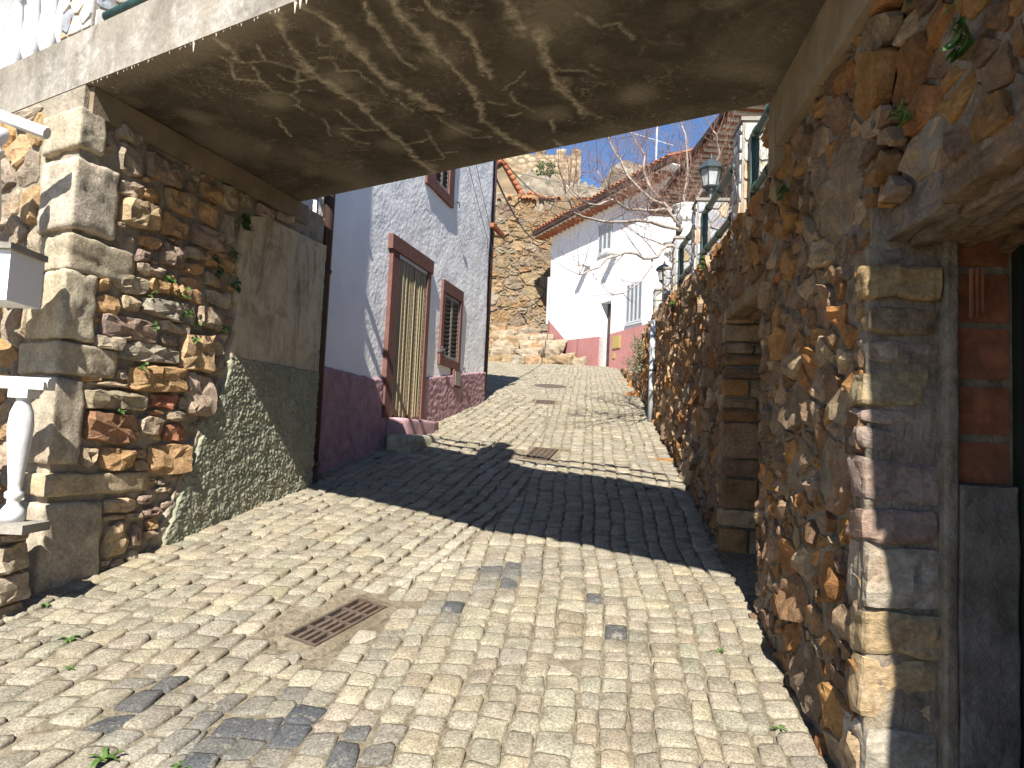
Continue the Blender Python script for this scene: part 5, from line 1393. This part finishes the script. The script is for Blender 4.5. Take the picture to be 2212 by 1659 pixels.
# small gabled stone building above the wall
gb_ = empty('stone_gable', (-.9, 33, 11), 'small stone gable with red verge tiles above the rubble wall', 'house')
def G(x, z, y=32.0): return Vector((x, y, z))
mb = MB(); mb.prism([G(-2.6, 9), G(.25, 9), G(.25, 12.0), G(-.85, 13.9), G(-2.6, 12.6)], (0, 4, 0)); mb.build('wall', M['castle'], gb_)
for (a, b) in (((-.85, 13.95), (.35, 11.95)), ((-.85, 13.95), (-2.7, 12.6))):
    n_ = 9
    for k in range(n_):
        p = G(a[0]+(b[0]-a[0])*k/n_, a[1]+(b[1]-a[1])*k/n_+.03, 31.9); q = G(a[0]+(b[0]-a[0])*(k+1.15)/n_, a[1]+(b[1]-a[1])*(k+1.15)/n_+.03, 31.9)
        MB().tube([p, q], [.11, .13], 7).build('verge_tile', M['tile'], gb_, True)
lo = empty('low_tiled_wall', (1.2, 30.5, 11), 'low rendered wall with orange tile coping behind the rubble wall', 'wall')
mb = MB(); mb.prism([Vector((.3, 30.3, 9)), Vector((2.6, 30.3, 9)), Vector((2.6, 30.3, 11.35)), Vector((.3, 30.3, 11.95))], (0, .5, 0)); mb.build('wall', M['old_plaster'], lo)
for k in range(12):
    x = .35+2.2*k/11; MB().tube([V3(x, 30.15, 11.95-.26*(x-.3)), V3(x+.05, 30.9, 12.1-.26*(x-.3))], [.10, .08], 7).build('coping_tile', M['tile'], lo, True)

# castle on its crag
cs = empty('castle_tower', (3, 92, 30), 'ruined castle tower of tan stone on the crag behind the houses', 'castle')
mb = MB(); top = 38.2
mb.prism([Vector((-14, 92, 24)), Vector((7.6, 92, 24)), Vector((7.5, 92, top)), Vector((-14, 92, top))], (0, 9, 0)); mb.build('wall', M['castle'], cs)
rk = random.Random(3)
for x in (-9.5, -6.5, -3.6, -.6, 2.3, 5.0, 6.9):
    V, F = rough_box((x, 92.6, top+.45), (V3(1,0,0), V3(0,1,0), V3(0,0,1)), (.62, .6, .6+rk.uniform(-.2, .25)), .1, .12, int(x*7), 4, 1.2); mk('merlon', V, F, M['castle'], cs)
for (x, z) in ((-1.2, 33.8), (2.2, 35.2)):
    mb = MB(); mb.box((x, 91.97, z), (.3, .1, .4)); mb.build('arrow_slit', M['black_void'], cs)
V = []; F = []
nX, nY = 150, 90
def crag_z(x, y):
    t = max(0, (y-62)/30); k = t**.28
    crag = (31.0-abs(x-1)*.25-max(0, x-7.5)*2.1)*k+17*(1-k)
    bum = 1.5*nz((x, y, 0), .22)+1.1*nz((x, y, 0), .6)+1.0*abs(nz((x, y, 0), 1.1))+.5*nz((x, y, 0), 2.3)
    return max(terr(x, y)-1, crag+bum*min(1, t*7))
for i in range(nX+1):
    x = -16+36*i/nX
    for j in range(nY+1): y = 62+30*j/nY; V.append((x, y, crag_z(x, y)))
for i in range(nX):
    for j in range(nY): a = i*(nY+1)+j; F.append((a, a+nY+1, a+nY+2, a+1))
tag(mk('castle_crag', V, F, M['hill_rock']), kind='structure')
V, F = rough_box((13.6, 95, 34.4), (V3(1,.1,0), V3(0,1,0), V3(.15,0,1)), (2.6, 2.5, 4.0), 1.2, 1.1, 7, 9, .4)
tag(mk('rock_pinnacle', V, F, M['hill_rock']), 'grey rock pinnacle rising beside the tree branches right of the castle', 'rock')

# foliage clumps
def leaf_cluster(mb, c, n, R, s, rnd, squash=1.0, col=None):
    for _ in range(n):
        v = Vector((rnd.gauss(0, 1), rnd.gauss(0, 1), rnd.gauss(0, 1)*squash)); v = v.normalized()*R*rnd.random()**.45
        p = Vector(c)+Vector((v.x, v.y, v.z*squash)); a = Vector((rnd.gauss(0,1), rnd.gauss(0,1), rnd.gauss(0,1))).normalized(); b = a.cross(Vector((rnd.gauss(0,1), rnd.gauss(0,1), rnd.gauss(0,1)))).normalized()
        k = s*rnd.uniform(.6, 1.3); mb.add([p-a*k, p+b*k*.45, p+a*k, p-b*k*.45], [(0, 1, 2, 3)])
def twig_ball(mb, c, n, R, rnd, r=.02):
    for _ in range(n):
        d = Vector((rnd.gauss(0,1), rnd.gauss(0,1), abs(rnd.gauss(0,1)))).normalized(); p = Vector(c); q = p+d*R*rnd.uniform(.5, 1)
        m_ = (p+q)/2+Vector((rnd.gauss(0,1), rnd.gauss(0,1), rnd.gauss(0,1)))*R*.12
        mb.tube([p, m_, q], [r, r*.6, r*.2], 3, False)
rb = random.Random(44)
for k, (x, y, z, R, nm, mt, lab) in enumerate([(-.4, 79, 0, 1.3, 'bush', 'leaf', 'bright green bush clinging to the castle crag, left'), (1.9, 80, 0, 1.2, 'bush', 'leaf', 'bright green bush clinging to the castle crag, right'), (4.6, 77, 0, 1.9, 'bush', 'leaf_grey', 'grey-green leafless thicket below the castle tower'), (6.1, 80, 0, 1.5, 'bush', 'leaf_grey', 'sparse grey scrub at the right foot of the castle tower'), (2.6, 75, 0, 1.2, 'bush', 'leaf_dark', 'dark green scrub under the castle wall')]):
    z = crag_z(x, y)+R*.55
    e = empty(nm, (x, y, z-R), lab, 'bush', 'bushes on the castle crag')
    mb = MB(); twig_ball(mb, (x, y, z-R), 50 if mt == 'leaf_grey' else 20, R*2.0, rb, .05); mk('twigs', mb.V, mb.F, M['bark'], e, False, (.22, .17, .13))
    mb = MB()
    for q in range(9):
        c = (x+rb.uniform(-R, R)*.8, y+rb.uniform(-R, R)*.5, z+rb.uniform(-R, R)*.6); leaf_cluster(mb, c, 90 if mt != 'leaf_grey' else 50, R*.45, .12 if mt != 'leaf_grey' else .07, rb)
    mb.build('crown', M[mt], e)

# ================================================================== BARE TREE ON THE TERRACE
LIMB = [[(1.94, 8.2, 3.97), (1.63, 8.05, 4.23), (1.3, 7.9, 4.14), (1.02, 7.75, 4.23), (0.79, 7.6, 4.47)],
[(1.94, 8.2, 3.97), (1.88, 8.24, 4.22), (1.62, 8.28, 4.38), (1.3, 8.32, 4.6), (1.08, 8.36, 4.99), (0.97, 8.4, 5.22)],
[(1.98, 8.2, 3.94), (1.64, 8.04, 3.81), (1.46, 7.88, 3.62), (1.13, 7.72, 3.65), (0.83, 7.56, 3.45), (0.63, 7.4, 3.3)],
[(1.46, 7.9, 3.62), (1.32, 7.75, 3.36), (1.04, 7.6, 3.15)],
[(1.98, 8.2, 4.05), (1.89, 8.33, 4.52), (1.97, 8.47, 4.96), (1.88, 8.6, 5.46)],
[(2.03, 8.2, 4.05), (2.35, 8.4, 4.29), (2.61, 8.6, 4.64), (2.72, 8.8, 5.12)],
[(1.87, 8.2, 4.05), (1.4, 7.9, 4.04), (1.01, 7.6, 3.93), (0.64, 7.3, 3.87), (0.45, 7.0, 4.0)],
[(2.13, 8.2, 4.11), (2.39, 7.85, 4.28), (2.52, 7.5, 4.36)],
[(1.9, 8.2, 4.15), (2.04, 8.07, 4.54), (2.15, 7.93, 4.87), (2.05, 7.8, 5.07)],
[(1.77, 8.2, 4.2), (1.49, 8.47, 4.66), (1.47, 8.73, 5.1), (1.39, 9.0, 5.44)],
[(1.03, 7.8, 4.25), (0.71, 7.65, 4.13), (0.5, 7.5, 4.27)]]
tr = empty('bare_tree', (2.06, 8.3, 3.2), 'leafless grey-barked tree spreading over the right wall', 'tree')
rt = random.Random(17)
mb = MB(); mb.tube([(2.08, 8.35, 3.1), (2.06, 8.28, 3.5), (1.98, 8.2, 3.98)], [.085, .07, .06], 10); mk('trunk', mb.V, mb.F, M['bark'], tr, True, (.33, .29, .25))
tw = MB()
def sm(pts, k=3):
    P = [Vector(p) for p in pts]; o = []
    for i in range(len(P)-1):
        p0, p1, p2, p3 = P[max(i-1, 0)], P[i], P[i+1], P[min(i+2, len(P)-1)]
        for j in range(k):
            t = j/k; o.append(.5*((2*p1)+(p2-p0)*t+(2*p0-5*p1+4*p2-p3)*t*t+(3*p1-p0-3*p2+p3)*t**3))
    return o+[P[-1]]
def twig(p, d, L, r, lev):
    n = 5 if lev < 2 else 3; pts = [Vector(p)]; dd = Vector(d).normalized()
    for i in range(n):
        dd = (dd+Vector((rt.gauss(0, .16), rt.gauss(0, .16), rt.gauss(.07, .13)))).normalized(); pts.append(pts[-1]+dd*L/n)
    tw.tube(pts, [r*(1-.75*i/n) for i in range(n+1)], 4 if lev < 2 else 3, False, (.30, .26, .22) if lev == 0 else (.20, .125, .095))
    if lev >= 4: return
    for i in range(1, n+1):
        for _ in range(1):
            if rt.random() < .85:
                ax = Vector((rt.gauss(0,1), rt.gauss(0,1), rt.gauss(.35, .8))).normalized(); nd_ = ((pts[i]-pts[i-1]).normalized()*.8+ax*.8).normalized()
                twig(pts[i-1].lerp(pts[i], rt.random()), nd_, L*rt.uniform(.42, .7), r*.5, lev+1)
for i, L in enumerate(LIMB):
    P = sm(L, 3); r0 = .023 if i not in (3, 7, 10) else .014
    rads = [r0*(1-.72*k/(len(P)-1)) for k in range(len(P))]
    P = [P[0]]+[p+Vector((rt.gauss(0, .012), rt.gauss(0, .012), rt.gauss(0, .012))) for p in P[1:]]
    mb = MB(); mb.tube(P, rads, 7, True); mk('limb', mb.V, mb.F, M['bark'], tr, True, (.36, .31, .27))
    for k in range(2, len(P)):
        for _ in range((2 if i not in (2, 3, 6) else k % 2) if k < len(P)-1 else 3):
            d = (P[k]-P[k-1]).normalized()*.6+Vector((rt.gauss(0, .6), rt.gauss(0, .6), rt.gauss(.35, .55)))
            twig(P[k], d, rt.uniform(.35, .75), max(.0042, rads[k]*.38), 1)
tag(mk('twigs', tw.V, tw.F, M['bark'], tr, False, tw.C), kind='stuff')
# small shrub hanging at the far end of the right wall
sh = empty('wall_shrub', RW.p(11.6, 2.9, .1), 'grey-green shrub hanging from the far end of the right wall', 'shrub')
mb = MB(); rs = random.Random(12)
for q in range(14): leaf_cluster(mb, RW.p(11.4+rs.uniform(-.3, .9), 3.05+rs.uniform(-.28, .35), .12+rs.uniform(-.08, .12)), 34, .12, .022, rs)
mb.build('foliage', M['leaf_grey'], sh)
mb = MB(); twig_ball(mb, RW.p(11.6, 2.9, .05), 20, .4, rs, .005); mk('stems', mb.V, mb.F, M['bark'], sh, False, (.2, .15, .1))

# aerial on the roofs and overhead wires
an = empty('tv_aerial', (4.4, 23.5, 9.5), 'thin television aerial mast against the blue sky', 'aerial')
MB().tube([(4.36, 23.5, 9.2), (4.36, 23.5, 12.3)], .03, 6).build('mast', M['shutter_grey'], an)
MB().tube([(3.2, 23.5, 11.9), (4.9, 23.5, 11.45)], .015, 5).build('boom', M['shutter_grey'], an)
for k in range(7):
    x = 3.3+k*.25; z = 11.87-.265*(x-3.3); MB().tube([(x, 23.3, z), (x, 23.7, z)], .008, 4).build('element', M['shutter_grey'], an)
def cable(a, b, sag, r, label, n=14):
    a = Vector(a); b = Vector(b); e = empty('overhead_cable', a, label, 'cable', 'cables across the street end')
    MB().tube([a.lerp(b, i/n)-V3(0, 0, sag*4*(i/n)*(1-i/n)) for i in range(n+1)], r, 5).build('wire', M['cable'], e)
cable(LH.p(S1, 5.62, -.05), FH.p(A1-.3, 8.6, .2), .5, .016, 'thick dark cable sagging from the white house corner to the far eaves')
cable(LH.p(S1, 5.98, -.05), FH.p(24.5, 9.0, .4), .5, .009, 'thin upper cable running from the white house corner to the far roof')
cable((-1, 60, 24), (14, 60, 22.6), .6, .02, 'faint wire crossing the sky in front of the castle tower')
cable((.2, 27.0, 6.55), FH.p(A1, 7.3, -.1), .35, .02, 'cable clipped along the rough stone wall')

# ================================================================== SMALL PLANTS
def gp_at(px_, py_):
    u = (px_-1106)/1600; v = (829.5-py_)/1600; d = _f+_r*u+_u*v; t = 1.6/(.2*d.y-d.z); return d.x*t, d.y*t
def blade(mb, b, d, L, w, droop, n=4):
    b = Vector(b); d = Vector(d).normalized(); s = d.cross(V3(0,0,1)).normalized(); V = []
    for i in range(n+1):
        t = i/n; p = b+d*L*t+V3(0, 0, droop*(t-t*t*1.6)*L); ww = w*math.sin(math.pi*(.12+.83*t)); V += [p-s*ww, p+s*ww]
    mb.add(V, [(2*i, 2*i+1, 2*i+3, 2*i+2) for i in range(n)])
rw_ = random.Random(77)
WEEDS = [((-1.86, 3.28), .09, 'leafy green weed growing between setts left of centre'), ((-1.30, 2.56), .08, 'clump of weeds in the joints at the bottom left edge'), ((-1.02, 2.54), .08, 'clump of weeds near the bottom edge beside dark setts'), ((1.06, 2.86), .06, 'small weed beside the foot of the right wall'),
         ((-2.16, 3.60), .06, 'small weed at the foot of the left corner stone'), ((-1.72, 3.05), .045, 'tiny weed in a joint left of the drain grate'), ((1.17, 6.25), .07, 'weed at the foot of the right wall beyond the shadow'), ((-1.22, 6.9), .09, 'dark weed in the shade at the foot of the purple dado'), ((1.0, 3.45), .045, 'tiny weed in the setts near the right wall'), ((.95, 6.4), .05, 'small tuft in the gutter joint near the right wall'), ((-1.5, 2.75), .05, 'tuft of moss and grass in a foreground joint')]
for (x, y), s, lab in WEEDS:
    z = gz(x, y)+.002; e = empty('weed', (x, y, z), lab, 'weed', 'weeds in the street joints'); mb = MB()
    for k in range(rw_.randint(7, 11)):
        w = rw_.uniform(0, 6.3); blade(mb, (x+rw_.uniform(-.01, .01), y+rw_.uniform(-.01, .01), z), (math.cos(w), math.sin(w), rw_.uniform(.2, .7)), s*rw_.uniform(.4, .85), s*.10, .5)
    mb.build('leaves', M['leaf'], e)
def navel(fr, u, z, n, s, lab, mt='leaf', d=.05):
    e = empty('wall_plant', fr.p(u, z, d), lab, 'wall plant', 'plants rooted in the walls'); lv = MB(); stn = MB()
    for k in range(n):
        a, b = u+rw_.uniform(-1, 1)*s*1.7, z+rw_.uniform(-1, 1)*s*1.5; p = fr.p(a, b, d+rw_.uniform(.01, .035)); r = s*rw_.uniform(.45, .8)
        nn = (fr.N+Vector((rw_.gauss(0,.35), rw_.gauss(0,.35), rw_.uniform(.2,.9)))).normalized(); t = nn.cross(V3(.3,.2,1)).normalized(); q = nn.cross(t)
        m_ = 9; V = [p-nn*r*.25]+[p+(t*math.cos(2*math.pi*i/m_)+q*math.sin(2*math.pi*i/m_))*r*(1+.12*math.sin(i*2.3)) for i in range(m_)]
        lv.add(V, [(0, 1+i, 1+(i+1) % m_) for i in range(m_)])
        stn.tube([fr.p(u, z-s*.3, d-.02), p-nn*r*.25], .0022, 4, False)
    lv.build('leaves', M[mt], e); stn.build('stems', M['leaf'], e)
for (u, z, n, s, lab, mt) in [(.60, 2.45, 5, .022, 'round-leaved plant high in the sunlit abutment stones', 'leaf'), (.74, 2.40, 6, .024, 'cluster of round leaves at the edge of the bridge shadow on the abutment', 'leaf'), (.78, 2.27, 6, .022, 'pale green round leaves among mid abutment stones', 'leaf'), (.89, 2.24, 5, .02, 'round leaves just right of mid abutment stones', 'leaf'), (.49, 2.34, 2, .02, 'pair of round leaves on a beige abutment stone', 'leaf'), (.53, 2.16, 3, .018, 'small round leaves above the large grey abutment stone', 'leaf'), (.85, 2.14, 4, .02, 'round leaves over the tan square abutment stone', 'leaf'), (.47, 1.92, 4, .018, 'small leaves above the large orange abutment stone', 'leaf'), (.35, 1.67, 3, .02, 'leaves on top of the red-brown abutment stone', 'leaf'), (1.14, 2.23, 7, .02, 'tuft at the top corner of the green roughcast', 'leaf'),
    (1.05, 2.60, 10, .026, 'dark leaves in the shade left of the beige plaster', 'leaf_dark'), (1.2, 2.55, 12, .026, 'line of dark leaves down the edge of the beige plaster', 'leaf_dark'), (1.14, 2.75, 8, .022, 'dark leaves above the beige plaster edge in shade', 'leaf_dark'), (1.27, 2.98, 18, .034, 'dense dark green plant under the bridge on the abutment', 'leaf_dark'), (.98, 2.68, 6, .022, 'shaded round leaves between upper abutment stones', 'leaf_dark')]:
    navel(AB, u, z, n, s, lab, mt)
for (u, z, n, s, lab, mt) in [(1.93, 2.90, 10, .03, 'sunlit yellow-green plant near the top of the right wall', 'leaf'), (1.84, 2.83, 2, .034, 'single pale round leaf on the right wall', 'leaf'), (1.80, 2.66, 20, .027, 'trailing light green plant above the doorway lintel', 'leaf'), (2.15, 2.62, 11, .024, 'small light green plant left of the lintel', 'leaf'), (1.56, 2.86, 9, .028, 'bright plant at the right picture edge above the lintel', 'leaf'), (2.08, 2.98, 14, .028, 'dark green plant under the bridge on the right wall', 'leaf_dark'), (1.9, 3.0, 10, .024, 'dark ferny plant beside the bridge beam on the right wall', 'leaf_dark'), (3.3, 2.8, 10, .03, 'mossy dark clump below the bridge end', 'leaf_dark'), (5.6, 3.02, 12, .03, 'moss and leaves on top of the right wall', 'leaf_dark'), (7.6, 3.1, 10, .03, 'small leaves along the far top of the right wall', 'leaf')]:
    navel(RW, u, z, n, s, lab, mt, .05 if u > DOOR[1] else .0)
